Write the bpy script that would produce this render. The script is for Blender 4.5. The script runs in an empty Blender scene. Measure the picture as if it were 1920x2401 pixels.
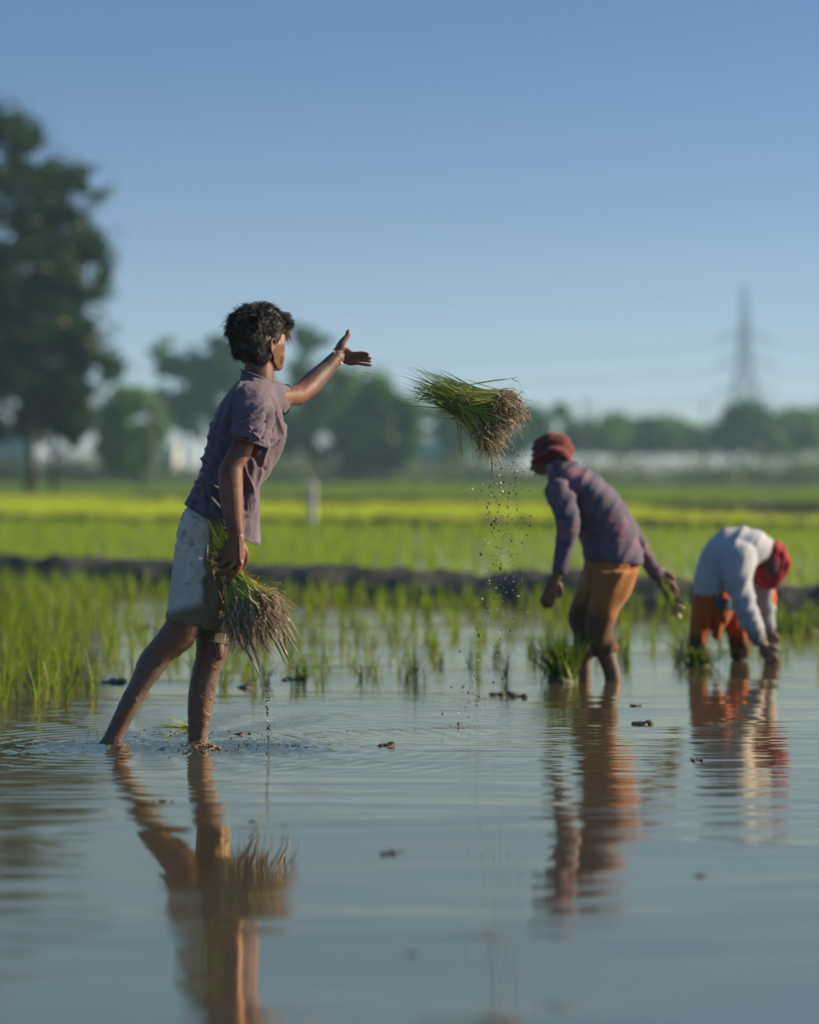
import bpy, bmesh, math, random
import numpy as np
from mathutils import Vector, noise, Matrix
random.seed(7); rng = np.random.default_rng(7)
R = math.radians
S = bpy.context.scene
COL = S.collection

# ------------------------------------------------------------------ camera, sky, sun, exposure
F = 5669.0; H = 0.97; HZ = 1115.0          # focal length in photo pixels, eye height, horizon row
cam = bpy.data.cameras.new("camera"); co = bpy.data.objects.new("camera", cam); COL.objects.link(co)
co.location = (0, 0, H); co.rotation_euler = (R(90), 0, 0)
cam.sensor_fit = 'VERTICAL'; cam.sensor_height = 36.0; cam.sensor_width = 36.0 * 1920 / 2401
cam.lens = 36.0 * F / 2401; cam.shift_y = -(1200.5 - HZ) / 2401
cam.clip_start = 0.1; cam.clip_end = 6000
cam.dof.use_dof = True; cam.dof.focus_distance = 8.85; cam.dof.aperture_fstop = 1.35; cam.dof.aperture_blades = 0
S.camera = co
SUN_AZ, SUN_EL = 83.0, 24.0
w = bpy.data.worlds.new("World"); S.world = w; w.use_nodes = True
nt = w.node_tree; bg = nt.nodes['Background']
sky = nt.nodes.new('ShaderNodeTexSky'); sky.sky_type = 'NISHITA'; sky.sun_disc = False
sky.sun_elevation = R(SUN_EL); sky.sun_rotation = R(SUN_AZ); sky.air_density = 1.0; sky.dust_density = 0.35; sky.ozone_density = 4.0
tc = nt.nodes.new('ShaderNodeTexCoord'); sp = nt.nodes.new('ShaderNodeSeparateXYZ'); cb = nt.nodes.new('ShaderNodeCombineXYZ')
mz = nt.nodes.new('ShaderNodeMath'); mz.operation = 'MULTIPLY_ADD'; mz.inputs[1].default_value = 3.4; mz.inputs[2].default_value = 0.04
nz = nt.nodes.new('ShaderNodeVectorMath'); nz.operation = 'NORMALIZE'
nt.links.new(tc.outputs['Generated'], sp.inputs[0]); nt.links.new(sp.outputs[0], cb.inputs[0]); nt.links.new(sp.outputs[1], cb.inputs[1])
nt.links.new(sp.outputs[2], mz.inputs[0]); nt.links.new(mz.outputs[0], cb.inputs[2]); nt.links.new(cb.outputs[0], nz.inputs[0])
nt.links.new(nz.outputs[0], sky.inputs['Vector'])
hs = nt.nodes.new('ShaderNodeHueSaturation'); hs.inputs['Saturation'].default_value = 1.12; nt.links.new(sky.outputs[0], hs.inputs['Color'])
hz_ = nt.nodes.new('ShaderNodeMath'); hz_.operation = 'MULTIPLY'; hz_.inputs[1].default_value = -15.0; nt.links.new(sp.outputs[2], hz_.inputs[0])
he = nt.nodes.new('ShaderNodeMath'); he.operation = 'EXPONENT'; he.use_clamp = True; nt.links.new(hz_.outputs[0], he.inputs[0])
hf = nt.nodes.new('ShaderNodeMath'); hf.operation = 'MULTIPLY'; hf.inputs[1].default_value = .92; nt.links.new(he.outputs[0], hf.inputs[0])
hm_ = nt.nodes.new('ShaderNodeMix'); hm_.data_type = 'RGBA'; nt.links.new(hf.outputs[0], hm_.inputs[0]); tn_ = nt.nodes.new('ShaderNodeVectorMath'); tn_.operation = 'MULTIPLY'; tn_.inputs[1].default_value = (.93, .98, .93); nt.links.new(hs.outputs[0], tn_.inputs[0]); nt.links.new(tn_.outputs[0], hm_.inputs[6]); hm_.inputs[7].default_value = (3.55, 3.3, 3.0, 1)
nt.links.new(hm_.outputs[2], bg.inputs['Color']); bg.inputs['Strength'].default_value = 0.10
sl = bpy.data.lights.new("sun", 'SUN'); sl.energy = 4.8; sl.angle = R(0.6); sl.color = (1.0, 0.79, 0.55)
so = bpy.data.objects.new("sun", sl); COL.objects.link(so)
sv = Vector((math.cos(R(SUN_EL)) * math.sin(R(SUN_AZ)), math.cos(R(SUN_EL)) * math.cos(R(SUN_AZ)), math.sin(R(SUN_EL))))
so.rotation_euler = sv.to_track_quat('Z', 'Y').to_euler()
S.view_settings.view_transform = 'Standard'; S.view_settings.look = 'None'; S.view_settings.exposure = 0.88; S.view_settings.gamma = 1.0
S.cycles.max_bounces = 8; S.cycles.volume_bounces = 0; S.cycles.caustics_reflective = False; S.cycles.caustics_refractive = False

# ------------------------------------------------------------------ helpers
def W(px, py, d):
    return np.array([(px - 960.0) * d / F, d, H - (py - HZ) * d / F])
def PX(c):
    return 960 + c[:, 0] / c[:, 1] * F, HZ - (c[:, 2] - H) / c[:, 1] * F
def gp(px, py, z=0.0):                        # the ground point seen at a photo pixel
    d = F * (H - z) / (py - HZ); return np.array([(px - 960) * d / F, d, z])
def nrm(v): v = np.asarray(v, float); return v / (np.linalg.norm(v) + 1e-12)
def cr(A, m):                                 # Catmull-Rom resampling of rows
    A = np.asarray(A, float); n = len(A)
    if n == 2:
        t = np.linspace(0, 1, m + 1)[:, None]; return A[0] * (1 - t) + A[1] * t
    P = np.vstack([2 * A[0] - A[1], A, 2 * A[-1] - A[-2]]); out = []
    for i in range(n - 1):
        p0, p1, p2, p3 = P[i:i + 4]
        for k in range(m):
            t = k / m
            out.append(.5 * (2 * p1 + (p2 - p0) * t + (2 * p0 - 5 * p1 + 4 * p2 - p3) * t * t + (3 * p1 - p0 - 3 * p2 + p3) * t ** 3))
    out.append(A[-1]); return np.array(out)
class Geo:
    def __init__(s): s.v = []; s.f = []; s.n = 0
    def add(s, v, f):
        s.v.append(np.asarray(v, float)); s.f += [tuple(i + s.n for i in q) for q in f]; s.n += len(v); return s
    def mesh(s, name='m'):
        me = bpy.data.meshes.new(name); me.from_pydata(np.vstack(s.v).tolist(), [], s.f); me.update(); return me
def loft(g, rings, n=28, m=5):                # rings: (centre, half vector u, half vector v[, exponent])
    A = np.array([np.concatenate([r[0], r[1], r[2], [r[3] if len(r) > 3 else 2.0]]) for r in rings])
    A = cr(A, m); th = np.linspace(0, 2 * math.pi, n, endpoint=False); V = []
    for a in A:
        e = 2.0 / a[9]; c = np.cos(th); s_ = np.sin(th)
        c = np.sign(c) * np.abs(c) ** e; s_ = np.sign(s_) * np.abs(s_) ** e
        V.append(a[:3] + c[:, None] * a[3:6] + s_[:, None] * a[6:9])
    k = len(A); V = np.vstack(V + [A[0, :3][None], A[-1, :3][None]]); f = []
    for i in range(k - 1):
        for j in range(n):
            j2 = (j + 1) % n; f.append((i * n + j, i * n + j2, (i + 1) * n + j2, (i + 1) * n + j))
    for j in range(n):
        j2 = (j + 1) % n; f.append((j2, j, k * n)); f.append(((k - 1) * n + j, (k - 1) * n + j2, k * n + 1))
    g.add(V, f)
def LR(xl, yl, xr, yr, d, b, e=2.2):
    a = W(xl, yl, d); c = W(xr, yr, d); return [(a + c) / 2, (c - a) / 2, np.array([0, b, 0.0]), e]
def shrink(r, k, db): return [r[0], r[1] * k, r[2] * max(.3, (np.linalg.norm(r[2]) - db) / np.linalg.norm(r[2])), r[3]]
def tube(g, pts, rad, n=14, m=4, flat=1.0, ref=(0, 1, 0)):
    P = np.array(pts, float); rings = []; ref = np.array(ref, float)
    for i in range(len(P)):
        t = nrm(P[min(i + 1, len(P) - 1)] - P[max(i - 1, 0)]); u = np.cross(t, ref)
        u = nrm(u) if np.linalg.norm(u) > .15 else nrm(np.cross(t, (1, 0, .3))); v = np.cross(u, t)
        rings.append([P[i], u * rad[i], v * rad[i] * flat, 2.0])
    t0 = nrm(P[0] - P[1]); t1 = nrm(P[-1] - P[-2])
    rings = [[P[0] + t0 * rad[0] * .7, rings[0][1] * .5, rings[0][2] * .5, 2.0]] + rings + [[P[-1] + t1 * rad[-1] * .7, rings[-1][1] * .5, rings[-1][2] * .5, 2.0]]
    loft(g, rings, n, m)
def ell(g, c, ax, n=20):
    c = np.asarray(c, float); ax = [np.asarray(a, float) for a in ax]; V = []; f = []; k = n // 2
    for i in range(1, k):
        ph = math.pi * i / k
        for j in range(n):
            th = 2 * math.pi * j / n; V.append(c + ax[0] * math.sin(ph) * math.cos(th) + ax[1] * math.sin(ph) * math.sin(th) + ax[2] * math.cos(ph))
    V += [c + ax[2], c - ax[2]]; q = (k - 1) * n
    for i in range(k - 2):
        for j in range(n): f.append((i * n + j, (i + 1) * n + j, (i + 1) * n + (j + 1) % n, i * n + (j + 1) % n))
    for j in range(n): f.append((q, j, (j + 1) % n)); f.append((q + 1, (k - 2) * n + (j + 1) % n, (k - 2) * n + j))
    g.add(V, f)
def hull(g, pts):
    bm = bmesh.new(); [bm.verts.new(p) for p in pts]; bmesh.ops.convex_hull(bm, input=bm.verts)
    for v in [v for v in bm.verts if not v.link_faces]: bm.verts.remove(v)
    bm.verts.index_update(); g.add([tuple(v.co) for v in bm.verts], [tuple(v.index for v in q.verts) for q in bm.faces]); bm.free()
def remesh(g, vox, sm=4, name='m'):
    me = g.mesh(name); o = bpy.data.objects.new('tmp', me); COL.objects.link(o)
    md = o.modifiers.new('r', 'REMESH'); md.mode = 'VOXEL'; md.voxel_size = vox
    if sm: s_ = o.modifiers.new('s', 'SMOOTH'); s_.factor = .5; s_.iterations = sm
    dg = bpy.context.evaluated_depsgraph_get(); dg.update()
    out = bpy.data.meshes.new_from_object(o.evaluated_get(dg)); out.name = name
    bpy.data.objects.remove(o); bpy.data.meshes.remove(me); return out
def getco(me):
    a = np.empty(len(me.vertices) * 3); me.vertices.foreach_get('co', a); return a.reshape(-1, 3)
def getno(me):
    a = np.empty(len(me.vertices) * 3); me.vertices.foreach_get('normal', a); return a.reshape(-1, 3)
def setco(me, c): me.vertices.foreach_set('co', np.ascontiguousarray(c).ravel()); me.update()
def attr(me, name, val):
    a = me.attributes.new(name, 'FLOAT', 'POINT'); a.data.foreach_set('value', np.ascontiguousarray(val, dtype=np.float32))
def NZ(c, sx, sy, sz, seed=0.0):
    return np.array([noise.noise((p[0] * sx + seed, p[1] * sy + seed * 1.7, p[2] * sz - seed)) for p in c])
def sst(x, a, b): t = np.clip((x - a) / (b - a), 0, 1); return t * t * (3 - 2 * t)
def put(name, me, m, parent=None, smooth=True, origin=None, label=None, cat=None, group=None, kind=None):
    me.name = name; o = bpy.data.objects.new(name, me); COL.objects.link(o)
    if m is not None:
        me.materials.clear(); me.materials.append(m)
    if smooth: me.polygons.foreach_set('use_smooth', [True] * len(me.polygons))
    c = getco(me)
    if parent is None:
        if origin is None: origin = (c[:, 0].mean(), c[:, 1].mean(), c[:, 2].min())
        setco(me, c - np.array(origin)); o.location = origin
    else:
        root = parent; off = np.array(root.location)
        while root.parent: root = root.parent; off = off + np.array(root.location)
        setco(me, c - off); o.parent = parent
    for k, v in (('label', label), ('category', cat), ('group', group), ('kind', kind)):
        if v: o[k] = v
    return o
def empty(name, loc, label, cat, group=None):
    o = bpy.data.objects.new(name, None); COL.objects.link(o); o.location = loc; o.empty_display_size = .1
    o['label'] = label; o['category'] = cat
    if group: o['group'] = group
    return o
def strips(P, B, width, K=4, taper=1.6, side=None):
    """curved tapering blades: P (N,3) base, B (N,3,3) = base dir*len, bend vector at the tip, twist side"""
    N = len(P); t = np.linspace(0, 1, K + 1)
    c = P[:, None] + B[:, 0][:, None] * t[None, :, None] + B[:, 1][:, None] * (t ** 2)[None, :, None]
    sd = B[:, 2] if side is None else side
    wd = width[:, None] * (1 - t[None, :] ** taper) * .5 * (0.55 + .45 * np.minimum(1, t * 5))[None, :]
    wd[:, -1] = width * .02
    L = c - sd[:, None] * wd[..., None]; Rr = c + sd[:, None] * wd[..., None]
    V = np.stack([L, Rr], 2).reshape(-1, 3)
    base = (np.arange(N) * 2 * (K + 1))[:, None, None]; k = (np.arange(K) * 2)[None, :, None]
    q = np.array([0, 1, 3, 2])[None, None]; Fc = (base + k + q).reshape(-1, 4); return V, Fc
def tubes(P, Rd, n=3):
    """P (N,K,3) polylines, Rd (N,K) radii"""
    N, K, _ = P.shape; d = P[:, -1] - P[:, 0]; d /= np.linalg.norm(d, axis=1)[:, None] + 1e-9
    ref = np.where(np.abs(d[:, 1:2]) < .8, np.array([[0, 1., 0]]), np.array([[1., 0, 0]]))
    u = np.cross(d, ref); u /= np.linalg.norm(u, axis=1)[:, None] + 1e-9; v = np.cross(d, u)
    th = np.arange(n) * 2 * math.pi / n
    off = u[:, None] * np.cos(th)[None, :, None] + v[:, None] * np.sin(th)[None, :, None]
    V = (P[:, :, None] + off[:, None] * Rd[..., None, None]).reshape(-1, 3)
    i = np.arange(N)[:, None, None] * K * n; k = np.arange(K - 1)[None, :, None] * n; j = np.arange(n)[None, None]
    j2 = (j + 1) % n; a = i + k
    Fc = np.stack([a + j, a + j2, a + n + j2, a + n + j], -1).reshape(-1, 4); return V, Fc
def qmesh(V, Fc, name='m'):
    me = bpy.data.meshes.new(name); nf = len(Fc); nv = Fc.shape[1]
    me.vertices.add(len(V)); me.vertices.foreach_set('co', np.ascontiguousarray(V, dtype=np.float32).ravel())
    me.loops.add(nf * nv); me.loops.foreach_set('vertex_index', np.ascontiguousarray(Fc, dtype=np.int32).ravel())
    me.polygons.add(nf); me.polygons.foreach_set('loop_start', np.arange(nf, dtype=np.int32) * nv)
    me.update(calc_edges=True); me.validate(); return me
def cat2(*a):
    V = []; Fc = []; n = 0
    for v, f in a: V.append(v); Fc.append(f + n); n += len(v)
    return np.vstack(V), np.vstack(Fc)
def rv(N): a = rng.normal(size=(N, 3)); return a / np.linalg.norm(a, axis=1)[:, None]
bmi = bmesh.new(); bmesh.ops.create_icosphere(bmi, subdivisions=1, radius=1)
ICO_V = np.array([v.co[:] for v in bmi.verts]); ICO_F = np.array([[v.index for v in f.verts] for f in bmi.faces]); bmi.free()
def blobs(C, rad, stretch=1.3, rough=.25):
    N = len(C); n = len(ICO_V); jit = 1 + rng.uniform(-rough, rough, (N, n, 1))
    V = C[:, None] + ICO_V[None] * rad[:, None, None] * jit * np.array([1, 1, stretch])[None, None]
    return V.reshape(-1, 3), (ICO_F[None] + (np.arange(N) * n)[:, None, None]).reshape(-1, 3)

# ------------------------------------------------------------------ materials
def newmat(name):
    m = bpy.data.materials.new(name); m.use_nodes = True; n = m.node_tree.nodes; l = m.node_tree.links
    return m, n, l, n['Principled BSDF']
def ramp(n, l, fac, stops):
    r = n.new('ShaderNodeValToRGB'); e = r.color_ramp.elements
    while len(e) < len(stops): e.new(.5)
    for i, (p, c) in enumerate(stops): e[i].position = p; e[i].color = (*c, 1)
    l.new(fac, r.inputs[0]); return r.outputs[0]
def noi(n, l, scale, detail=4, rough=.6, vec=None, dist=0.0):
    t = n.new('ShaderNodeTexNoise'); t.inputs['Scale'].default_value = scale; t.inputs['Detail'].default_value = detail
    t.inputs['Roughness'].default_value = rough; t.inputs['Distortion'].default_value = dist
    if vec is None: vec = n.new('ShaderNodeTexCoord').outputs['Object']
    l.new(vec, t.inputs['Vector']); return t.outputs['Fac']
def mapv(n, l, sc, src=None):
    mp = n.new('ShaderNodeMapping'); mp.inputs['Scale'].default_value = sc
    l.new(src or n.new('ShaderNodeTexCoord').outputs['Object'], mp.inputs[0]); return mp.outputs[0]
def mixc(n, l, fac, a, b):
    x = n.new('ShaderNodeMix'); x.data_type = 'RGBA'
    for s_, v in ((x.inputs[0], fac), (x.inputs[6], a), (x.inputs[7], b)):
        if isinstance(v, (int, float)): s_.default_value = v
        elif isinstance(v, tuple): s_.default_value = (*v, 1)
        else: l.new(v, s_)
    return x.outputs[2]
def bump(n, l, b, h, strength, dist):
    bp = n.new('ShaderNodeBump'); bp.inputs['Strength'].default_value = strength; bp.inputs['Distance'].default_value = dist
    l.new(h, bp.inputs['Height']); l.new(bp.outputs[0], b.inputs['Normal']); return bp
def simple(name, stops, scale=8, rough=.8, bs=.3, bd=.01, spec=.3, detail=5, vec=None):
    m, n, l, b = newmat(name); f = noi(n, l, scale, detail, vec=vec(n, l) if vec else None)
    l.new(ramp(n, l, f, stops), b.inputs['Base Color']); b.inputs['Roughness'].default_value = rough
    b.inputs['Specular IOR Level'].default_value = spec
    if bs: bump(n, l, b, noi(n, l, scale * 3, 6), bs, bd)
    return m
def leafmat(name, cols, trans=.45, tint=(1.25, 1.35, .5), rough=.45):
    m, n, l, b = newmat(name); g = n.new('ShaderNodeNewGeometry')
    st = [(i / (len(cols) - 1), c) for i, c in enumerate(cols)]
    c = ramp(n, l, g.outputs['Random Per Island'], st); l.new(c, b.inputs['Base Color'])
    b.inputs['Roughness'].default_value = rough; b.inputs['Specular IOR Level'].default_value = .35
    tr = n.new('ShaderNodeBsdfTranslucent'); vm = n.new('ShaderNodeVectorMath'); vm.operation = 'MULTIPLY'
    l.new(c, vm.inputs[0]); vm.inputs[1].default_value = tint; l.new(vm.outputs[0], tr.inputs[0])
    mx = n.new('ShaderNodeMixShader'); mx.inputs[0].default_value = trans
    l.new(b.outputs[0], mx.inputs[1]); l.new(tr.outputs[0], mx.inputs[2]); l.new(mx.outputs[0], n['Material Output'].inputs[0]); return m

def water_mat():
    m, n, l, b = newmat('muddy_water')
    tcn = n.new('ShaderNodeTexCoord'); ob = tcn.outputs['Object']
    mud = ramp(n, l, noi(n, l, .9, 4, vec=ob), [(.3, (.10, .088, .065)), (.7, (.145, .128, .095))])
    df = n.new('ShaderNodeBsdfDiffuse'); l.new(mud, df.inputs[0])
    gl = n.new('ShaderNodeBsdfGlossy'); gl.inputs['Roughness'].default_value = .03; gl.inputs[0].default_value = (1.0, .855, .60, 1)
    fr = n.new('ShaderNodeFresnel'); fr.inputs['IOR'].default_value = 2.9
    h1 = noi(n, l, 1, 2, .5, mapv(n, l, (1.4, 6.5, 1), ob)); h2 = noi(n, l, 1, 3, .55, mapv(n, l, (6, 24, 1), ob))
    mask = ramp(n, l, noi(n, l, 1, 2, .5, mapv(n, l, (.55, .9, 1), ob)), [(.38, (.07,) * 3), (.66, (1,) * 3)])
    a = n.new('ShaderNodeMath'); a.operation = 'MULTIPLY_ADD'; l.new(h2, a.inputs[0]); a.inputs[1].default_value = .16; l.new(h1, a.inputs[2])
    mm = n.new('ShaderNodeMath'); mm.operation = 'MULTIPLY'; l.new(a.outputs[0], mm.inputs[0]); l.new(mask, mm.inputs[1])
    bp = n.new('ShaderNodeBump'); bp.inputs['Strength'].default_value = 1; bp.inputs['Distance'].default_value = .008; l.new(mm.outputs[0], bp.inputs['Height'])
    for x in (df, gl): l.new(bp.outputs[0], x.inputs['Normal'])
    fm = n.new('ShaderNodeMath'); fm.operation = 'MULTIPLY_ADD'; l.new(fr.outputs[0], fm.inputs[0]); fm.inputs[1].default_value = .22; fm.inputs[2].default_value = .66
    mx = n.new('ShaderNodeMixShader'); l.new(fm.outputs[0], mx.inputs[0]); l.new(df.outputs[0], mx.inputs[1]); l.new(gl.outputs[0], mx.inputs[2])
    l.new(mx.outputs[0], n['Material Output'].inputs[0]); return m
M_water = water_mat()
M_mud = simple('wet_mud', [(.3, (.018, .018, .018)), (.7, (.06, .056, .05))], 5, .6, .9, .05, .4)
M_clod = simple('mud_clod', [(.3, (.022, .021, .02)), (.7, (.06, .055, .046))], 30, .45, .6, .01, .5)
def drop_mat():
    m, n, l, b = newmat('muddy_drops'); g_ = n.new('ShaderNodeNewGeometry'); l.new(ramp(n, l, g_.outputs['Random Per Island'], [(0, (.015, .012, .010)), (.68, (.04, .032, .025)), (.76, (.45, .42, .38)), (1, (.75, .72, .68))]), b.inputs['Base Color']); b.inputs['Roughness'].default_value = .2; return m
M_drop = drop_mat()
M_soil = simple('field_soil', [(.35, (.05, .075, .014)), (.65, (.13, .17, .025))], .25, .9, .4, .03, .2)
M_rice = leafmat('rice_leaf', [(.10, .16, .015), (.15, .23, .02), (.25, .32, .03), (.13, .20, .018)], .5)
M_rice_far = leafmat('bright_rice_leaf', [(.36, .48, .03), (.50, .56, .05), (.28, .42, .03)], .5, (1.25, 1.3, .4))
M_rice_mid = leafmat('mid_rice_leaf', [(.17, .28, .025), (.25, .37, .03), (.34, .45, .04)], .5)
M_rice_dk = leafmat('dark_rice_leaf', [(.13, .24, .018), (.18, .29, .02), (.11, .20, .018)], .45)

# ------------------------------------------------------------------ ground and water
g = Geo(); g.add([(-900, -30, -.07), (900, -30, -.07), (900, 900, -.07), (-900, 900, -.07)], [(0, 1, 2, 3)])
put('ground', g.mesh(), M_soil, smooth=False, kind='structure')
def lin(a, b, s_): return np.arange(a, b, s_)
xs = np.concatenate([lin(-16, -2.3, .25), lin(-2.3, .9, .0125), lin(.9, 16, .25)])
ys = np.concatenate([lin(1.2, 7.7, .12), lin(7.7, 10.6, .0125), lin(10.6, 62, .4)])
X, Y = np.meshgrid(xs, ys); Z = np.zeros_like(X)
foot1 = W(262, 1750, 8.66); foot2 = W(465, 1742, 8.78)
inner = (X > -2.28) & (X < .88) & (Y > 7.75) & (Y < 10.55)
edge = sst(X, -2.28, -1.9) * (1 - sst(X, .5, .88)) * sst(Y, 7.75, 8.0) * (1 - sst(Y, 9.9, 10.55))
for fp, A in ((foot1, .0024), (foot2, .0018)):
    r = np.hypot(X - fp[0], Y - fp[1]); Z += np.where(inner, A * np.sin(r * 2 * math.pi / .085) * np.exp(-r / .55) * np.minimum(1, r / .1) * edge, 0)
ii = np.argwhere(inner)
for (i, j) in ii:
    x, y = X[i, j], Y[i, j]
    m_ = math.exp(-(((x + .82) / .5) ** 4)) * math.exp(-((y - 8.63) / .19) ** 2)
    e_ = edge[i, j]
    nn = .0007 * noise.noise((x * 9, y * 45, 3.3)) * e_
    if m_ > .02:
        a = noise.noise((x * 26, y * 26, 1.3)); b_ = noise.noise((x * 60, y * 60, 5.3))
        nn += m_ * (.014 * (1 - 2 * abs(a)) + .009 * b_)
        ln = math.exp(-((y - (8.53 + .02 * math.sin(x * 5))) / .035) ** 2)
        nn += m_ * ln * (.010 + .016 * max(0, noise.noise((x * 45, y * 20, 9.1))))
    Z[i, j] += nn
ny, nx = X.shape; V = np.stack([X, Y, Z], -1).reshape(-1, 3)
a = (np.arange(ny - 1)[:, None] * nx + np.arange(nx - 1)[None]).reshape(-1); Fc = np.stack([a, a + 1, a + nx + 1, a + nx], -1)
put('paddy_water', qmesh(V, Fc), M_water, origin=(0, 0, 0), kind='structure')

def bund(name, p0, p1, hw, h, seed, mat_=M_mud):
    p0 = np.array(p0, float); p1 = np.array(p1, float); L = np.linalg.norm(p1 - p0); t = (p1 - p0) / L; s_ = np.array([-t[1], t[0]])
    k = int(L / .08); V = []
    prof = np.linspace(-1, 1, 15)
    for i in range(k + 1):
        c = p0 + (p1 - p0) * i / k; c = c + s_ * .12 * noise.noise((i * .03, seed, 0)); hh = h * (1 + .5 * noise.noise((i * .06, seed, 5)) + .25 * noise.noise((i * .25, seed, 8)))
        for q in prof:
            z = hh * (1 - abs(q) ** 2.4); x, y = c + s_ * q * hw
            z += .07 * h / .16 * noise.noise((x * 3, y * 3, seed)) + .045 * noise.noise((x * 9, y * 9, seed)) if abs(q) < .95 else -.05
            V.append((x, y, z))
    n_ = len(prof); a = (np.arange(k)[:, None] * n_ + np.arange(n_ - 1)[None]).reshape(-1)
    return put(name, qmesh(np.array(V), np.stack([a, a + n_, a + n_ + 1, a + 1], -1)), mat_, origin=(*p0, 0), kind='structure')
bund('mud_bank', (-11, 29.6), (9.5, 11.6), .58, .19, 1.1)
M_bund2 = simple('grassy_bank_soil', [(.3, (.035, .035, .02)), (.7, (.08, .07, .035))], 3, .9, .5, .03, .2)
bund('earth_bank', (-18, 55.3), (15, 39), .45, .15, 2.2, M_bund2)
bund('far_earth_bank', (-46, 153), (30, 37), 1.3, .2, 3.3, M_bund2)

# ------------------------------------------------------------------ rice in the fields
def clump(P, nb, hgt, wid, lean=.35):
    N = len(P); n = N * nb; Pb = np.repeat(P, nb, 0) + np.c_[rng.normal(0, .012, (n, 2)), np.full(n, -.01)]
    az = rng.uniform(0, 2 * math.pi, n); le = np.abs(rng.normal(0, lean, n)); hh = np.repeat(hgt, nb) * rng.uniform(.55, 1.1, n)
    o = np.c_[np.cos(az), np.sin(az), np.zeros(n)]
    B = np.zeros((n, 3, 3)); B[:, 0] = (o * (le * .45)[:, None] + np.array([0, 0, 1.])) * hh[:, None]
    B[:, 1] = (o * (le * .9)[:, None] - np.array([0, 0, 1.]) * (le * .35)[:, None]) * hh[:, None]
    a2 = az + math.pi / 2 + rng.normal(0, .5, n); B[:, 2] = np.c_[np.cos(a2), np.sin(a2), np.zeros(n)]
    return Pb, B, rng.uniform(.7, 1.2, n) * wid
def bundy(x): return 29.6 + (x + 11) * (11.6 - 29.6) / 20.5
PXs = [-400, 0, 200, 400, 600, 800, 1000, 1130, 1300, 1600, 1920, 2300]
PYs = [1665, 1665, 1655, 1632, 1622, 1600, 1605, 1622, 1555, 1552, 1560, 1560]
cand = []
for y in np.arange(9.6, 26, .19):
    for x in np.arange(-6.5, 6.5, .17):
        xx = x + rng.normal(0, .045); yy = y + rng.normal(0, .05)
        if yy > bundy(xx) - .62: continue
        px = 960 + xx / yy * F; py = HZ + F * H / yy
        lim = np.interp(px, PXs, PYs)
        if py > lim or abs(px - 960) > 1500: continue
        if px < 260: p = .68
        elif px < 420: p = .42
        else: p = .34 if py > 1450 else .42
        if rng.random() > p: continue
        cand.append((xx, yy, px, py))
cand = np.array(cand)
inn = (cand[:, 2] > -20) & (cand[:, 2] < 1940); order = np.argsort(cand[:, 1] + (~inn) * 100)
near = cand[order[:290]]; rest = cand[order[290:]]
var = []
for k in range(12):
    Pb, B, wd = clump(np.zeros((1, 3)), int(rng.integers(7, 13)), np.array([rng.uniform(.17, .25)]), .0075)
    var.append(qmesh(*strips(Pb, B, wd, 5), name='rice_seedling')); var[-1].materials.append(M_rice)
for k, c in enumerate(near):
    o = bpy.data.objects.new('rice_seedling', var[k % 12]); COL.objects.link(o); o.location = (c[0], c[1], 0)
    o.rotation_euler = (0, 0, rng.uniform(0, 6.28)); o.scale = (1, 1, rng.uniform(.65, 1.08))
    o['label'] = 'young green rice clump standing upright in the flooded near paddy'; o['category'] = 'rice plant'; o['group'] = 'rice seedlings planted in the near paddy'
Pb, B, wd = clump(np.c_[rest[:, :2], np.zeros(len(rest))], 9, rng.uniform(.16, .26, len(rest)), .009)
put('rice_seedlings', qmesh(*strips(Pb, B, wd, 4)), M_rice, smooth=False, kind='stuff', label='more rice seedlings planted toward the mud bank', cat='rice plants')
# second paddy, behind the mud bank
P = []
for y in np.arange(17, 50, .27):
    for x in np.arange(-12, 12, .24):
        xx = x + rng.normal(0, .05); yy = y + rng.normal(0, .06)
        if yy < bundy(xx) + .55 or yy > 46.2 - .49 * xx - .6 or abs(xx / yy) > .23: continue
        if rng.random() < .62 + .4 * noise.noise((xx * .5, yy * .5, 2.)): P.append((xx, yy, 0))
P = np.array(P); Pb, B, wd = clump(P, 8, rng.uniform(.15, .26, len(P)), .012)
put('rice_field', qmesh(*strips(Pb, B, wd, 3)), M_rice_mid, smooth=False, kind='stuff', label='bright seedlings of the second paddy behind the mud bank', cat='rice plants')
def farrice(name, y0, y1, dens, mt, hh, wd_, label, cond):
    P = []; n = int((y1 - y0) * (y1 + y0) * .5 * .5 * dens); yy = np.sqrt(rng.uniform(y0 ** 2, y1 ** 2, n)); xx = yy * rng.uniform(-.25, .25, n)
    pn = np.array([noise.noise((a * .12, b_ * .05, 4.4)) + .5 * noise.noise((a * .5, b_ * .2, 1.4)) for a, b_ in zip(xx, yy)]); k = cond(xx, yy) & (rng.random(len(xx)) < .62 + 1.2 * pn - .035 * np.maximum(0, xx)); P = np.c_[xx, yy, np.full(n, -.05)][k]
    Pb, B, wd = clump(P, 3, rng.uniform(.7, 1.1, len(P)) * hh, wd_, .3)
    put(name, qmesh(*strips(Pb, B, wd, 2)), mt, smooth=False, kind='stuff', label=label, cat='rice plants')
b2 = lambda x: 46.2 - .49 * x
b3 = lambda x: 153 + (x + 46) * (37 - 153) / 76
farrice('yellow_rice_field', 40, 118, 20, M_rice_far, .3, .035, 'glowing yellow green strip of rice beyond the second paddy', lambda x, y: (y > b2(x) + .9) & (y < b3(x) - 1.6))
farrice('far_rice_field', 58, 225, 9, M_rice_dk, .4, .06, 'green rice field in front of the tree line', lambda x, y: (y > b3(x) + 1.6))

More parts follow.
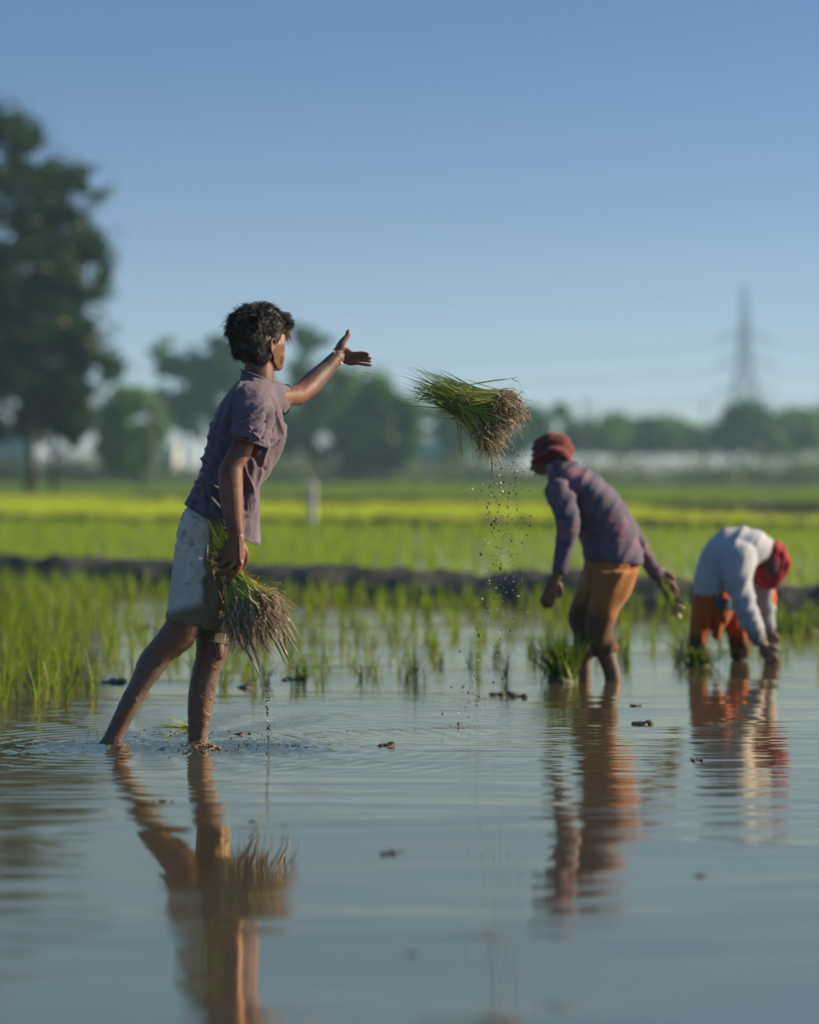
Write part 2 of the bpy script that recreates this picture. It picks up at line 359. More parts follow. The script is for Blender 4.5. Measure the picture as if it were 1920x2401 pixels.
# ------------------------------------------------------------------ trees
def leafmesh(C, size, flat=0.0):
    n = len(C); u = rv(n); w_ = rv(n); v = np.cross(u, w_); v /= np.linalg.norm(v, axis=1)[:, None] + 1e-9
    s_ = (size * rng.uniform(.6, 1.3, n))[:, None]
    V = np.stack([C - u * s_, C + v * s_ * .55, C + u * s_, C - v * s_ * .55], 1).reshape(-1, 3)
    return V, np.arange(n * 4).reshape(-1, 4)
M_bark = simple('bark', [(.3, (.014, .011, .009)), (.7, (.035, .028, .022))], 6, .9, .6, .03, .2)
M_bark_p = simple('pale_bark', [(.3, (.12, .11, .09)), (.7, (.24, .21, .18))], 4, .9, .4, .03, .2)
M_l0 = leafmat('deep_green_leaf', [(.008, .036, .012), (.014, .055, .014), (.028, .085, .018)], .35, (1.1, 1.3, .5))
M_l1 = leafmat('dark_leaf', [(.022, .085, .025), (.035, .12, .030), (.06, .16, .035)], .4, (1.1, 1.3, .5))
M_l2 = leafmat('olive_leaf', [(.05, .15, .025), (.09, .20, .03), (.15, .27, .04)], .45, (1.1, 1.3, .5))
M_l3 = leafmat('haze_tinted_leaf', [(.035, .15, .085), (.055, .20, .11), (.09, .25, .12)], .45)  # teal of the distance haze is mixed into this leaf colour
def px_gap(nm): return nm.startswith('euc')
def tree(name, label, D, base, ells, n, size, mt, thr=.02, freq=.55, thick=.8, bark=M_bark, tr=.22, group='trees along the far edge of the fields', gy=-.07, extra=None):
    """base = photo column of the trunk foot; ells = crown lobes (cx, cy, rx, ry) in photo pixels at distance D"""
    k = D / F; C = []; sd = rng.uniform(0, 90)
    area = sum(e[2] * e[3] for e in ells)
    thr = thr + (-.06 if D < 120 else (.05 if px_gap(name) else 0)); freq = freq * (1 if D < 120 else 1.5); ells = [(a, b_, c_ * 1.13, d_ * 1.13) for a, b_, c_, d_ in ells]
    for cx, cy, rx, ry in ells:
        c = W(cx, cy, D); c[1] += rng.uniform(-.3, .3) * rx * k; m_ = int(n * rx * ry / area); got = 0
        while got < m_:
            p = rv(m_ * 2) * np.where(rng.random((m_ * 2, 1)) < .1, rng.uniform(.9, 1.3, (m_ * 2, 1)), rng.uniform(0, 1, (m_ * 2, 1)) ** .42) * np.array([rx * k, max(rx, ry) * k * thick, ry * k]) + c
            q = np.array([noise.noise(tuple(v * freq + sd)) + .5 * noise.noise(tuple(v * freq * 2.3 + sd)) for v in p]); p = p[q > thr][:m_ - got]
            if len(p) == 0: break
            C.append(p); got += len(p)
    C = np.vstack(C); root = empty(name, (*W(base, 0, D)[:2], gy), label, 'tree', group)
    put('crown', qmesh(*leafmesh(C, size * 1.35)), mt, root, smooth=False)
    g = Geo(); b = W(base, 0, D); b[2] = gy - .1
    cz = [W(e[0], e[1], D) for e in ells]; lo = min(c[2] - e[3] * k for c, e in zip(cz, ells)); top = max(c[2] for c in cz); mx = np.mean([c[0] for c in cz])
    fork = np.array([b[0] * .7 + mx * .3, D, max(lo, 1.0) + .12 * (top - lo)]); crown_c = np.array([mx, D, (lo + top) / 2 + .2 * (top - lo)])
    tube(g, [b, b * .6 + fork * .4 + [tr * .5, 0, 0], fork, crown_c], [tr * 1.25, tr * .95, tr * .8, tr * .25], 9, 4)
    for c, e in zip(cz, ells):
        mid = (fork + c) / 2 + np.array([0, 0, -.05 * (top - lo)]) + rng.normal(0, .15, 3)
        tube(g, [fork, mid, c], [tr * .5, tr * .32, tr * .08], 7, 3)
        for q in range(3):
            e2 = c + rv(1)[0] * np.array([e[2], e[2], e[3]]) * k * .75; tube(g, [mid, (mid + e2) / 2 + rng.normal(0, .1, 3), e2], [tr * .25, tr * .15, tr * .04], 5, 2)
    put('trunk', g.mesh(), bark, root); return root
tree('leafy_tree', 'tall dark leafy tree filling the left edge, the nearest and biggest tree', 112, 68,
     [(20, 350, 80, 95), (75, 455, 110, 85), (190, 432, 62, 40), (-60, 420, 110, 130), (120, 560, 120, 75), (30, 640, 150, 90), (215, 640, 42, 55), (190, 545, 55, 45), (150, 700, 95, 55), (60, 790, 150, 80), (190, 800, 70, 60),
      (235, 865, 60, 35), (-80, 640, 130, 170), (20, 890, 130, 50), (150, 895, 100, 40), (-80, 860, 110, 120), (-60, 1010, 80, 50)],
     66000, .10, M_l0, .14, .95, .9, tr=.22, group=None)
tree('leafy_tree', 'slim dark tree with a thin trunk just right of the big left tree', 114, 122,
     [(130, 930, 75, 60), (175, 985, 55, 55), (95, 990, 60, 40), (150, 1040, 60, 40)], 9000, .11, M_l0, .12, .5, .9, tr=.16)
T = tree
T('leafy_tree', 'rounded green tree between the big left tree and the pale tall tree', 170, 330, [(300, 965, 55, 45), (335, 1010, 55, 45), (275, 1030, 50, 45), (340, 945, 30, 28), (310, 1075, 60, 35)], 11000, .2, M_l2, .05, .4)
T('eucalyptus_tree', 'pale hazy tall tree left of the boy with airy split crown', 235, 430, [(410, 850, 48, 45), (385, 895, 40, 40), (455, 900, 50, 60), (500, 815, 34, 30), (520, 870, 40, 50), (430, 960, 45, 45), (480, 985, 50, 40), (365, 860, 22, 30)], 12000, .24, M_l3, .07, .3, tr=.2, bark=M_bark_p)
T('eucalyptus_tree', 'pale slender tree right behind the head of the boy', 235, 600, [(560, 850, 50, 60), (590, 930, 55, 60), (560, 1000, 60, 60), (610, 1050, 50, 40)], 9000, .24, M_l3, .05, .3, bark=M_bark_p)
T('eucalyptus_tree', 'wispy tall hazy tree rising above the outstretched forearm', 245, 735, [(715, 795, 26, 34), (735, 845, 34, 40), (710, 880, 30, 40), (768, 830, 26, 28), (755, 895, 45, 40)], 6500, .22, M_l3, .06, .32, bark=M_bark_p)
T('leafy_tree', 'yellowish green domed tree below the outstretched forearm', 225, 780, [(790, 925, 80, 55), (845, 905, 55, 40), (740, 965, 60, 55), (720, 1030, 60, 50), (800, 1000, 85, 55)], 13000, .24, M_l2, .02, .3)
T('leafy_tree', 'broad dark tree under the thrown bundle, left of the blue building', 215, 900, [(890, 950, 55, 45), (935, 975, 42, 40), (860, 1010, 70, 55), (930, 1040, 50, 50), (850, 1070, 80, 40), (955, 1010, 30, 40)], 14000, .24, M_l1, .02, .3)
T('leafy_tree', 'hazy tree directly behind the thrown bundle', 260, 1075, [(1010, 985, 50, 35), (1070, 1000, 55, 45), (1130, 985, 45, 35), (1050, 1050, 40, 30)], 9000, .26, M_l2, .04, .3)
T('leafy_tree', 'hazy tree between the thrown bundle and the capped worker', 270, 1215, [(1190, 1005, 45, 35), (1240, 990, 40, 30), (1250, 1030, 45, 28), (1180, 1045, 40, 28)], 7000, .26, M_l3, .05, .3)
T('palm_like_tree', 'small round topped tree on a bare stem above the capped worker', 285, 1318, [(1315, 968, 19, 18)], 1300, .22, M_l2, -.2, .4, tr=.13)
for i, (lb, bx, es) in enumerate([
    ('low spreading tree right behind the cap of the bending worker', 1375, [(1365, 1020, 45, 26), (1410, 1025, 45, 30), (1440, 1010, 30, 22), (1350, 1050, 30, 16)]),
    ('dense low tree above the back of the capped worker', 1500, [(1470, 1020, 35, 30), (1510, 1025, 40, 28), (1545, 1035, 40, 26)]),
    ('round low tree left of the gap under the pylon', 1600, [(1570, 1020, 38, 26), (1605, 1035, 40, 24), (1640, 1045, 30, 18)]),
    ('taller bushy tree standing right in front of the pylon foot', 1755, [(1740, 985, 38, 26), (1765, 1000, 45, 32), (1720, 1030, 50, 30), (1780, 1045, 40, 26), (1690, 1025, 30, 18)]),
    ('dark tree at the right, between the pylon tree and the frame edge', 1850, [(1835, 1015, 38, 24), (1875, 1000, 42, 24), (1860, 1040, 50, 22)]),
    ('dark tree cut by the right frame edge', 1945, [(1920, 1020, 45, 30), (1965, 1005, 50, 40), (1990, 1050, 60, 34)])]):
    T('leafy_tree', lb, 292 + 7 * (i % 3), bx, [(a, b_ - 6, c_ * 1.12, d_ * 1.25) for a, b_, c_, d_ in es], 9000, .28, M_l1 if i % 2 else M_l2, -.08, .28, tr=.22)
for i, (lb, bx, es) in enumerate([
    ('hazy tree filling the gap left of the thin pole', 1440, [(1420, 1035, 40, 22), (1460, 1040, 35, 22)]),
    ('small hazy tree between the round low tree and the pylon tree', 1670, [(1650, 1040, 35, 20), (1680, 1030, 30, 22)]),
    ('small tree right of the pylon tree', 1810, [(1805, 1035, 35, 22), (1830, 1045, 30, 18)]),
    ('dim tree behind the thrown bundle, right of the blue house', 1120, [(1110, 1030, 45, 26), (1150, 1040, 45, 30), (1200, 1050, 35, 26)]),
    ('dim tree between the domed tree and the pale slender tree', 665, [(650, 980, 45, 50), (680, 1050, 55, 40), (640, 1030, 40, 40)])]):
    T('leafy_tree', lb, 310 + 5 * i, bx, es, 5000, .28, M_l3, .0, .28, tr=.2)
# low scrub along the foot of the tree line
P = []
for k in range(330):
    px = rng.uniform(-300, 2250); D = rng.uniform(228, 262); hgt = rng.uniform(1.2, 2.6) if px > 1150 else rng.uniform(1.5, 4.0)
    if px > 1150 and rng.random() < .3: hgt *= 1.8
    w_ = rng.uniform(1.5, 3.5)
    c = np.array([(px - 960) * D / F, D, hgt * .35]); m_ = 170
    P.append(rv(m_) * rng.uniform(.3, 1, (m_, 1)) * [w_, w_, hgt * .62] + c)
P = np.vstack(P); P = P[P[:, 2] > 0]
M_scrub = leafmat('scrub_leaf', [(.06, .11, .035), (.09, .14, .04), (.13, .14, .06)], .35)
put('undergrowth', qmesh(*leafmesh(P, .22)), M_scrub, smooth=False, kind='stuff', label='low scrub along the foot of the tree line', cat='bushes')

# ------------------------------------------------------------------ posts, pylon, houses
def boxg(g, a, b):
    (x0, y0, z0), (x1, y1, z1) = a, b
    g.add([(x0, y0, z0), (x1, y0, z0), (x1, y1, z0), (x0, y1, z0), (x0, y0, z1), (x1, y0, z1), (x1, y1, z1), (x0, y1, z1)],
          [(0, 3, 2, 1), (4, 5, 6, 7), (0, 1, 5, 4), (1, 2, 6, 5), (2, 3, 7, 6), (3, 0, 4, 7)])
M_conc = simple('weathered_concrete', [(.3, (.62, .56, .52)), (.7, (.8, .74, .68))], 9, .85, .3, .01)
g = Geo(); b = W(732, 0, 44.6); z1 = W(732, 1130, 44.6)[2]
loft(g, [[np.array([b[0], 44.6, z]), np.array([r_, 0, 0]), np.array([0, r_, 0]), 6] for z, r_ in ((-.1, .068), (.4, .066), (z1 - .03, .062), (z1, .05))], 24, 2)
put('concrete_post', g.mesh(), M_conc, label='short pale concrete post standing on the earth bank', cat='post')
def pole(px, D, top, r_, label):
    g = Geo(); b = W(px, top, D); tube(g, [(b[0], D, -.1), (b[0], D, b[2] * .5), (b[0] + .02, D, b[2])], [r_, r_ * .9, r_ * .7], 10, 2)
    root = empty('utility_pole', (b[0], D, -.07), label, 'pole', 'utility poles among the far trees'); put('shaft', g.mesh(), M_bark_p, root)
    g = Geo(); boxg(g, (b[0] - .7, D - .05, b[2] - .65), (b[0] + .7, D + .05, b[2] - .52)); put('crossarm', g.mesh(), M_conc, root, smooth=False)
    g = Geo()
    for q in (-.6, 0.0, .6): tube(g, [(b[0] + q, D, b[2] - .52), (b[0] + q, D, b[2] - .3)], [.05, .04], 8, 2)
    put('insulators', g.mesh(), M_conc, root)
pole(362, 165, 925, .10, 'pale concrete pole by the rounded tree at the left')
pole(1372, 280, 935, .14, 'thin pole above the back of the capped worker')
pole(1650, 285, 940, .12, 'thin pole left of the pylon')
M_steel = simple('galvanised_steel', [(.3, (.34, .38, .42)), (.7, (.44, .48, .52))], 5, .5, 0)
D = 480; k = D / F; cx = W(1745, 0, D)[0]; zt = W(0, 668, D)[2]
def wid(z): t = z / zt; return 3.4 * (1 - t / .62) + 1.15 if t < .62 else 1.15 * (1 - (t - .62) / .38) * .85 + .12
root = empty('transmission_tower', (cx, D, -.07), 'tall hazy steel lattice pylon behind the right trees', 'pylon')
g = Geo(); lv = list(np.linspace(0, zt * .62, 9)) + list(np.linspace(zt * .62, zt, 9))[1:]
cor = [(-1, -1), (1, -1), (1, 1), (-1, 1)]
for i in range(len(lv) - 1):
    a_, b_ = lv[i], lv[i + 1]
    for q in range(4):
        p = lambda z, c: np.array([cx + c[0] * wid(z), D + c[1] * wid(z), z])
        c0, c1 = cor[q], cor[(q + 1) % 4]
        tube(g, [p(a_, c0), p(b_, c0)], [.17, .17], 5, 1); tube(g, [p(a_, c0), p(b_, c1)], [.1, .1], 4, 1)
        tube(g, [p(a_, c1), p(b_, c0)], [.1, .1], 4, 1); tube(g, [p(b_, c0), p(b_, c1)], [.09, .09], 4, 1)
put('lattice_body', g.mesh(), M_steel, root, smooth=False)
arms = [W(0, 789, D)[2], W(0, 850, D)[2], W(0, 915, D)[2]]; wires = []
for z in arms:
    for s_ in (-1, 1):
        g = Geo(); tip = np.array([cx + s_ * (5.2 + (arms[0] - z) * .05), D, z])
        for yy in (-.8, .8):
            tube(g, [(cx + s_ * .8, D + yy, z), tip], [.13, .09], 5, 1); tube(g, [(cx + s_ * .8, D + yy, z + 1.3), tip], [.13, .09], 5, 1)
        for t in (.25, .5, .75): x = cx + s_ * (.8 + 4.4 * t); tube(g, [(x, D, z), (x, D, z + 1.3 * (1 - t))], [.07, .07], 4, 1)
        tube(g, [tip, tip - [0, 0, 1.6]], [.14, .12], 6, 1)
        put('cross_arm', g.mesh(), M_steel, root, smooth=False); wires.append(tip - [0, 0, 1.6])
wires.append(np.array([cx, D, zt]))
wl = ['lower'] * 7
names = ['top left', 'top right', 'middle left', 'middle right', 'bottom left', 'bottom right']
for i, p in enumerate(wires):
    g = Geo(); pts = []
    for t in np.linspace(-1, 1, 41):
        x = t * 300; pts.append((p[0] + x, p[1] + x * .1, p[2] - 5.5 * (1 - ((abs(t) - .5) / .5) ** 2)))
    tube(g, pts, [.045] * 41, 4, 1)
    put('power_line', g.mesh(), M_steel, label=('earth wire running over the very top of the pylon' if i == 6 else f'power line hanging from the {names[i]} arm of the pylon'), cat='power line', group='power lines on the pylon', origin=tuple(p))
def house(x0, x1, y0, y1, D, wall, roofc, label, flat=True):
    a_ = W(x0, y1, D); b_ = W(x1, y0, D); dp = 6; z1 = b_[2]
    mw = simple('plaster', [(.3, tuple(c * .85 for c in wall)), (.7, wall)], 1.2, .9, 0); mr = simple('roof', [(.3, roofc), (.7, tuple(c * 1.3 for c in roofc))], 2, .8, 0)
    root = empty('village_house', ((a_[0] + b_[0]) / 2, D, -.07), label, 'house', 'houses behind the tree line')
    g = Geo(); boxg(g, (a_[0], D, -.07), (b_[0], D + dp, z1)); put('wall', g.mesh(), mw, root, smooth=False)
    g = Geo(); boxg(g, (a_[0] - .25, D - .3, z1 + .003), (b_[0] + .25, D + dp + .3, z1 + .25)); put('roof', g.mesh(), mr, root, smooth=False)
    wd = b_[0] - a_[0]; mg = simple('shutter', [(.3, (.05, .06, .07)), (.7, (.09, .1, .1))], 2, .5, 0)
    for t in (.25, .7):
        x = a_[0] + wd * t; g = Geo(); boxg(g, (x - .4, D - .06, z1 * .45), (x + .4, D - .003, z1 * .45 + 1.0)); put('window', g.mesh(), mg, root, smooth=False)
    x = a_[0] + wd * .48; g = Geo(); boxg(g, (x - .42, D - .05, .0), (x + .42, D - .003, 1.95)); put('door', g.mesh(), mg, root, smooth=False)
house(975, 1085, 1035, 1135, 300, (.22, .45, .58), (.25, .33, .36), 'pale blue flat roofed house behind the thrown bundle')
house(640, 712, 1062, 1135, 300, (.75, .76, .76), (.5, .5, .48), 'white house between the boy and the domed tree')
house(-60, 70, 1020, 1135, 300, (.25, .36, .42), (.2, .25, .28), 'grey blue house behind the big left tree')
house(375, 412, 1050, 1135, 290, (.7, .7, .68), (.5, .48, .45), 'small white hut right of the concrete pole')

# ------------------------------------------------------------------ people: materials
def skin_mat(name, base, dark, mudc):
    m, n, l, b = newmat(name); f = noi(n, l, 14, 5); c = ramp(n, l, f, [(.3, dark), (.7, base)])
    at = n.new('ShaderNodeAttribute'); at.attribute_name = 'mud'
    f2 = noi(n, l, 60, 5); f3 = noi(n, l, 22, 6, .7)
    a1 = n.new('ShaderNodeMath'); a1.operation = 'MULTIPLY_ADD'; l.new(f3, a1.inputs[0]); a1.inputs[1].default_value = 2.6; a1.inputs[2].default_value = -1.45
    a2 = n.new('ShaderNodeMath'); a2.operation = 'ADD'; a2.use_clamp = True; l.new(a1.outputs[0], a2.inputs[0]); l.new(at.outputs['Fac'], a2.inputs[1])
    a3 = n.new('ShaderNodeMath'); a3.operation = 'MULTIPLY'; l.new(a2.outputs[0], a3.inputs[0]); l.new(at.outputs['Fac'], a3.inputs[1])
    mc = ramp(n, l, f2, [(.35, tuple(x * .6 for x in mudc)), (.7, mudc)])
    l.new(mixc(n, l, a3.outputs[0], c, mc), b.inputs['Base Color'])
    rr_ = ramp(n, l, noi(n, l, 45, 5), [(.35, (.33,) * 3), (.7, (.62,) * 3)]); l.new(rr_, b.inputs['Roughness']); b.inputs['Specular IOR Level'].default_value = .45
    b.inputs['Subsurface Weight'].default_value = .06; b.inputs['Subsurface Radius'].default_value = (.01, .004, .002)
    bump(n, l, b, noi(n, l, 130, 6, .75), .7, .003); return m
M_hair = newmat('black_hair')[0]; hb = M_hair.node_tree.nodes['Principled BSDF']; hb.inputs['Base Color'].default_value = (.012, .010, .010, 1); hb.inputs['Roughness'].default_value = .42
M_skin = skin_mat('skin', (.20, .080, .042), (.085, .034, .021), (.115, .098, .080))
M_skin2 = skin_mat('worker_skin', (.14, .065, .04), (.08, .038, .024), (.09, .075, .06))
def cloth(name, base, dark, stain=(.03, .026, .02), attrn='stain', rough=.85, wv=900):
    m, n, l, b = newmat(name); f = noi(n, l, 7, 6, .65); c = ramp(n, l, f, [(.3, dark), (.7, base)])
    at = n.new('ShaderNodeAttribute'); at.attribute_name = attrn
    l.new(mixc(n, l, at.outputs['Fac'], c, stain), b.inputs['Base Color']); b.inputs['Roughness'].default_value = rough
    b.inputs['Specular IOR Level'].default_value = .2; b.inputs['Sheen Weight'].default_value = .15
    bump(n, l, b, noi(n, l, 260, 3, .7), .25, .0015); return m
M_shirt = cloth('faded_purple_cotton', (.155, .125, .16), (.095, .078, .10), (.055, .047, .04))
M_short = cloth('faded_shorts_cotton', (.66, .62, .52), (.46, .43, .36), (.19, .145, .08))
M_seam = simple('stitched_edge', [(.3, (.10, .085, .11)), (.7, (.15, .125, .16))], 40, .8, .2, .002)

# ------------------------------------------------------------------ the boy
d0 = 8.66
AL = R(42); fw = np.array([math.cos(AL), math.sin(AL), 0]); rt = np.array([math.sin(AL), -math.cos(AL), 0]); up = np.array([0, 0, 1.])
HC = W(609, 785, d0)
def hl(f, s_, u): return HC + (fw * f + rt * s_ + up * u) * .01
g = Geo()
ell(g, hl(-.4, 0, .2), [fw * .090, rt * .072, up * .090], 28)
hull(g, [hl(*p) for p in [(8.4, 3.6, 3), (8.4, -3.6, 3), (8.8, 2.8, .6), (8.8, -2.8, .6), (7.6, 5.0, .4), (7.6, -5.0, .4), (6.2, 6.0, -3.6), (6.2, -6.0, -3.6), (8.3, 4.2, -4.6), (8.3, -4.2, -4.6), (7.9, 4.9, -3.2), (7.9, -4.9, -3.2),
      (9.3, 2.0, -7.6), (9.3, -2.0, -7.6), (9.1, 2.2, -11.8), (9.1, -2.2, -11.8), (8.4, 1.2, -12.8), (8.4, -1.2, -12.8), (5.0, 4.2, -12.2), (5.0, -4.2, -12.2), (2.0, 5.6, -9.8), (2.0, -5.6, -9.8), (4.5, 5.7, -7.0), (4.5, -5.7, -7.0), (7.6, 4.6, -7.0), (7.6, -4.6, -7.0), (7.8, 3.8, -10), (7.8, -3.8, -10), (1, 6.3, -3), (1, -6.3, -3), (0, 5, 2), (0, -5, 2)]])
hull(g, [hl(*p) for p in [(8.5, .6, .2), (8.5, -.6, .2), (11.4, .7, -4.6), (11.4, -.7, -4.6), (10.9, .5, -3.6), (9.0, 1.8, -5.3), (9.0, -1.8, -5.3), (10.6, .9, -5.6), (10.6, -.9, -5.6), (8, 1.5, -3), (8, -1.5, -3)]])
ell(g, hl(9.2, 0, -7.6), [fw * .009, rt * .024, up * .006], 14); ell(g, hl(9.1, 0, -8.8), [fw * .009, rt * .021, up * .007], 14)
ell(g, hl(8.6, 0, -11.2), [fw * .012, rt * .018, up * .013], 14)
ell(g, hl(6.6, 3.2, -7.6), [fw * .020, rt * .022, up * .034], 18); ell(g, hl(6.6, -3.2, -7.6), [fw * .020, rt * .022, up * .034], 18)
for s_ in (1, -1):
    tube(g, [hl(8.7, s_ * 1.2, 1.0), hl(8.7, s_ * 2.8, 1.5), hl(7.6, s_ * 4.4, .8)], [.005, .006, .005], 8, 3)   # brow ridge
    tube(g, [hl(8.6, s_ * 1.5, -1.9), hl(8.75, s_ * 2.9, -1.3), hl(7.7, s_ * 4.1, -2.0)], [.003, .0045, .003], 8, 3)   # eyelid
    # ear: bowl and rim
    E = lambda f, u, o: hl(-.3 + f, s_ * (6.9 + o), -4.9 + u)
    ell(g, E(.2, .3, .2), [fw * .014, rt * .005, up * .026], 12)
    tube(g, [E(1.3, -.2, .2), E(1.5, 1.3, .6), E(.9, 2.8, 1.2), E(-.5, 3.1, 1.7), E(-1.5, 1.9, 2.0), E(-1.4, .3, 1.7), E(-.7, -1.2, 1.2), E(.3, -2.2, .7), E(.9, -2.6, .4)], [.003, .0035, .004, .004, .004, .0038, .0038, .005, .005], 8, 3)
    tube(g, [E(-.3, 1.9, 1.0), E(-.7, .3, 1.0), E(.1, -1.0, .8)], [.003, .003, .003], 6, 3)
    ell(g, E(1.3, -.2, .5), [fw * .005, rt * .004, up * .007], 8)
# neck, torso, limbs
loft(g, [LR(574, 838, 640, 848, d0, .05), LR(572, 868, 643, 874, d0, .053), LR(570, 900, 642, 905, d0, .06), LR(560, 935, 640, 935, d0, .07)], 24, 4)
SR = [LR(434, 1180, 610, 1279, 8.69, .150), LR(441, 1167, 611, 1250, 8.69, .150), LR(452, 1143, 610, 1190, 8.69, .145), LR(460, 1128, 612, 1150, 8.69, .140), LR(471, 1105, 630, 1117, 8.69, .135),
      LR(474, 1074, 649, 1085, 8.69, .135), LR(483, 1048, 666, 1046, 8.69, .145), LR(491, 1012, 671, 1004, 8.69, .155), LR(503, 975, 664, 974, 8.68, .165), LR(522, 938, 655, 942, 8.67, .165),
      LR(541, 909, 648, 918, 8.665, .140), LR(560, 890, 642, 900, 8.66, .085), LR(568, 878, 638, 888, 8.66, .064)]
loft(g, [shrink(r, .87, .016) for r in SR[2:]], 28, 4)
loft(g, [LR(442, 1215, 552, 1240, 8.69, .09), LR(450, 1160, 575, 1175, 8.69, .09), LR(470, 1100, 605, 1110, 8.69, .11)], 24, 4)
dn = 8.50
ARM = [LR(556, 935, 612, 945, 8.565, .045), LR(551, 985, 604, 1000, 8.545, .043), LR(547, 1022, 597, 1044, 8.525, .040), LR(535, 1058, 586, 1072, 8.51, .037), LR(516, 1094, 572, 1094, 8.50, .036),
       LR(512, 1122, 570, 1118, 8.49, .036), LR(515, 1160, 570, 1156, 8.485, .035), LR(522, 1200, 569, 1196, 8.48, .030), LR(531, 1240, 571, 1236, 8.475, .025), LR(535, 1262, 573, 1260, 8.475, .021)]
loft(g, ARM, 24, 4)
# near hand, back of the hand to the camera, fingers wrapped round the stalks
dh = 8.472
loft(g, [LR(535, 1256, 573, 1256, dh, .021), LR(528, 1274, 575, 1276, dh, .019), LR(519, 1292, 574, 1302, dh, .019), LR(516, 1304, 571, 1324, dh + .004, .016), LR(520, 1312, 566, 1330, dh + .012, .012)], 20, 4)
def chain(pts, rad): tube(g, [W(*p) for p in pts], rad, 12, 4)
chain([(565, 1322, dh), (553, 1343, dh - .004), (537, 1361, dh + .008), (531, 1366, dh + .028), (541, 1362, dh + .05)], [.0105, .0098, .0090, .0085, .0078])
chain([(551, 1314, dh - .003), (538, 1331, dh - .009), (524, 1344, dh + .004), (519, 1346, dh + .026), (528, 1345, dh + .05)], [.0108, .0102, .0092, .0086, .0078])
chain([(536, 1305, dh - .002), (525, 1318, dh - .008), (513, 1326, dh + .004), (509, 1328, dh + .024), (517, 1330, dh + .046)], [.0102, .0096, .0088, .0082, .0074])
chain([(524, 1295, dh + .002), (515, 1305, dh - .003), (508, 1310, dh + .008), (505, 1312, dh + .024), (511, 1315, dh + .04)], [.0090, .0084, .0078, .0072, .0066])
chain([(570, 1278, dh + .008), (577, 1300, dh + .018), (574, 1322, dh + .03), (562, 1338, dh + .044), (551, 1344, dh + .054)], [.013, .0125, .0108, .0098, .0085])
for x, y in ((565, 1320), (551, 1312), (537, 1302), (525, 1293)): ell(g, W(x, y, dh - .006), [(.0095, 0, 0), (0, .009, 0), (0, 0, .010)], 12)
for (a, b_) in (((561, 1262), (563, 1318)), ((553, 1262), (550, 1310)), ((545, 1264), (537, 1300))): tube(g, [W(*a, dh - .018), W((a[0] + b_[0]) / 2, (a[1] + b_[1]) / 2, dh - .0165), W(*b_, dh - .014)], [.003, .0035, .003], 6, 3)
# far arm thrown forward
FA = [((608, 930, 8.75), .050), ((640, 931, 8.84), .042), ((668, 930, 8.92), .037), ((688, 928, 8.98), .0365), ((704, 923, 9.04), .0365), ((722, 908, 9.10), .040), ((745, 885, 9.14), .038), ((768, 862, 9.17), .033), ((785, 843, 9.19), .0285), ((793, 835, 9.20), .027)]
tube(g, [W(*p) for p, _ in FA], [r_ for _, r_ in FA], 20, 4)
ell(g, W(700, 938, 9.05), [(.026, 0, 0), (0, .03, 0), (0, 0, .022)], 14)
df = 9.22
P3 = lambda x, y, z=0: W(x, y, df + z)
hull(g, [P3(*p) for p in [(784, 820, -.008), (806, 853, -.008), (785, 822, .018), (806, 852, .018), (800, 812, -.010), (816, 816, -.006), (828, 825, -.004), (836, 846, -.004), (835, 852, -.002), (820, 854, -.006), (828, 827, .014), (836, 850, .014), (805, 812, .014)]])
chain([(798, 838, df), (820, 850, df), (836, 850, df)], [.012, .012, .010])
chain([(793, 822, df - .012), (800, 808, df - .018), (807, 796, df - .016), (814, 788, df - .012), (816, 781, df - .010), (816, 776, df - .010)], [.0165, .0155, .0118, .0100, .0092, .0075])
chain([(826, 830, df), (840, 828, df - .003), (852, 828, df - .004), (863, 831, df - .010)], [.0085, .0080, .0077, .0066])
chain([(829, 838, df), (845, 839, df), (858, 839, df), (869, 840, df)], [.0088, .0082, .0079, .0066])
chain([(831, 844, df + .012), (846, 845, df + .014), (858, 846, df + .015), (868, 847, df + .016)], [.0085, .0078, .0074, .0062])
chain([(832, 850, df - .004), (846, 853, df - .008), (858, 855, df - .010), (870, 856, df - .008)], [.0078, .0072, .0068, .0057])
# legs
LEG1 = [LR(432, 1290, 520, 1300, 8.66, .07), LR(412, 1380, 490, 1405, 8.64, .072), LR(392, 1448, 466, 1470, 8.63, .070), LR(358, 1500, 455, 1500, 8.63, .064), LR(326, 1542, 420, 1538, 8.635, .055), LR(308, 1590, 384, 1574, 8.64, .056),
        LR(289, 1630, 350, 1622, 8.65, .056), LR(272, 1668, 326, 1664, 8.65, .047), LR(257, 1700, 305, 1698, 8.66, .039), LR(244, 1724, 293, 1722, 8.66, .036), LR(228, 1752, 288, 1752, 8.66, .038), LR(212, 1790, 290, 1790, 8.66, .04)]
LEG1[3] = LR(362, 1497, 452, 1512, 8.63, .064); LEG1[4] = LR(330, 1537, 410, 1545, 8.635, .056)
loft(g, LEG1, 28, 5)
LEG2 = [LR(455, 1300, 545, 1300, 8.76, .08), LR(455, 1400, 540, 1400, 8.77, .072), LR(460, 1480, 537, 1486, 8.78, .063), LR(461, 1510, 536, 1512, 8.78, .060), LR(459, 1538, 532, 1534, 8.78, .055), LR(450, 1575, 518, 1570, 8.785, .053),
        LR(443, 1615, 508, 1612, 8.79, .052), LR(441, 1660, 500, 1658, 8.79, .045), LR(441, 1700, 493, 1700, 8.79, .038), LR(441, 1740, 488, 1740, 8.79, .036), LR(441, 1790, 495, 1790, 8.79, .04)]
loft(g, LEG2, 28, 5)
ell(g, W(514, 1525, 8.74), [(.024, 0, 0), (0, .03, 0), (0, 0, .035)], 14)
me = remesh(g, .0032, 3, 'person'); c = getco(me); no = getno(me); px, py = PX(c)
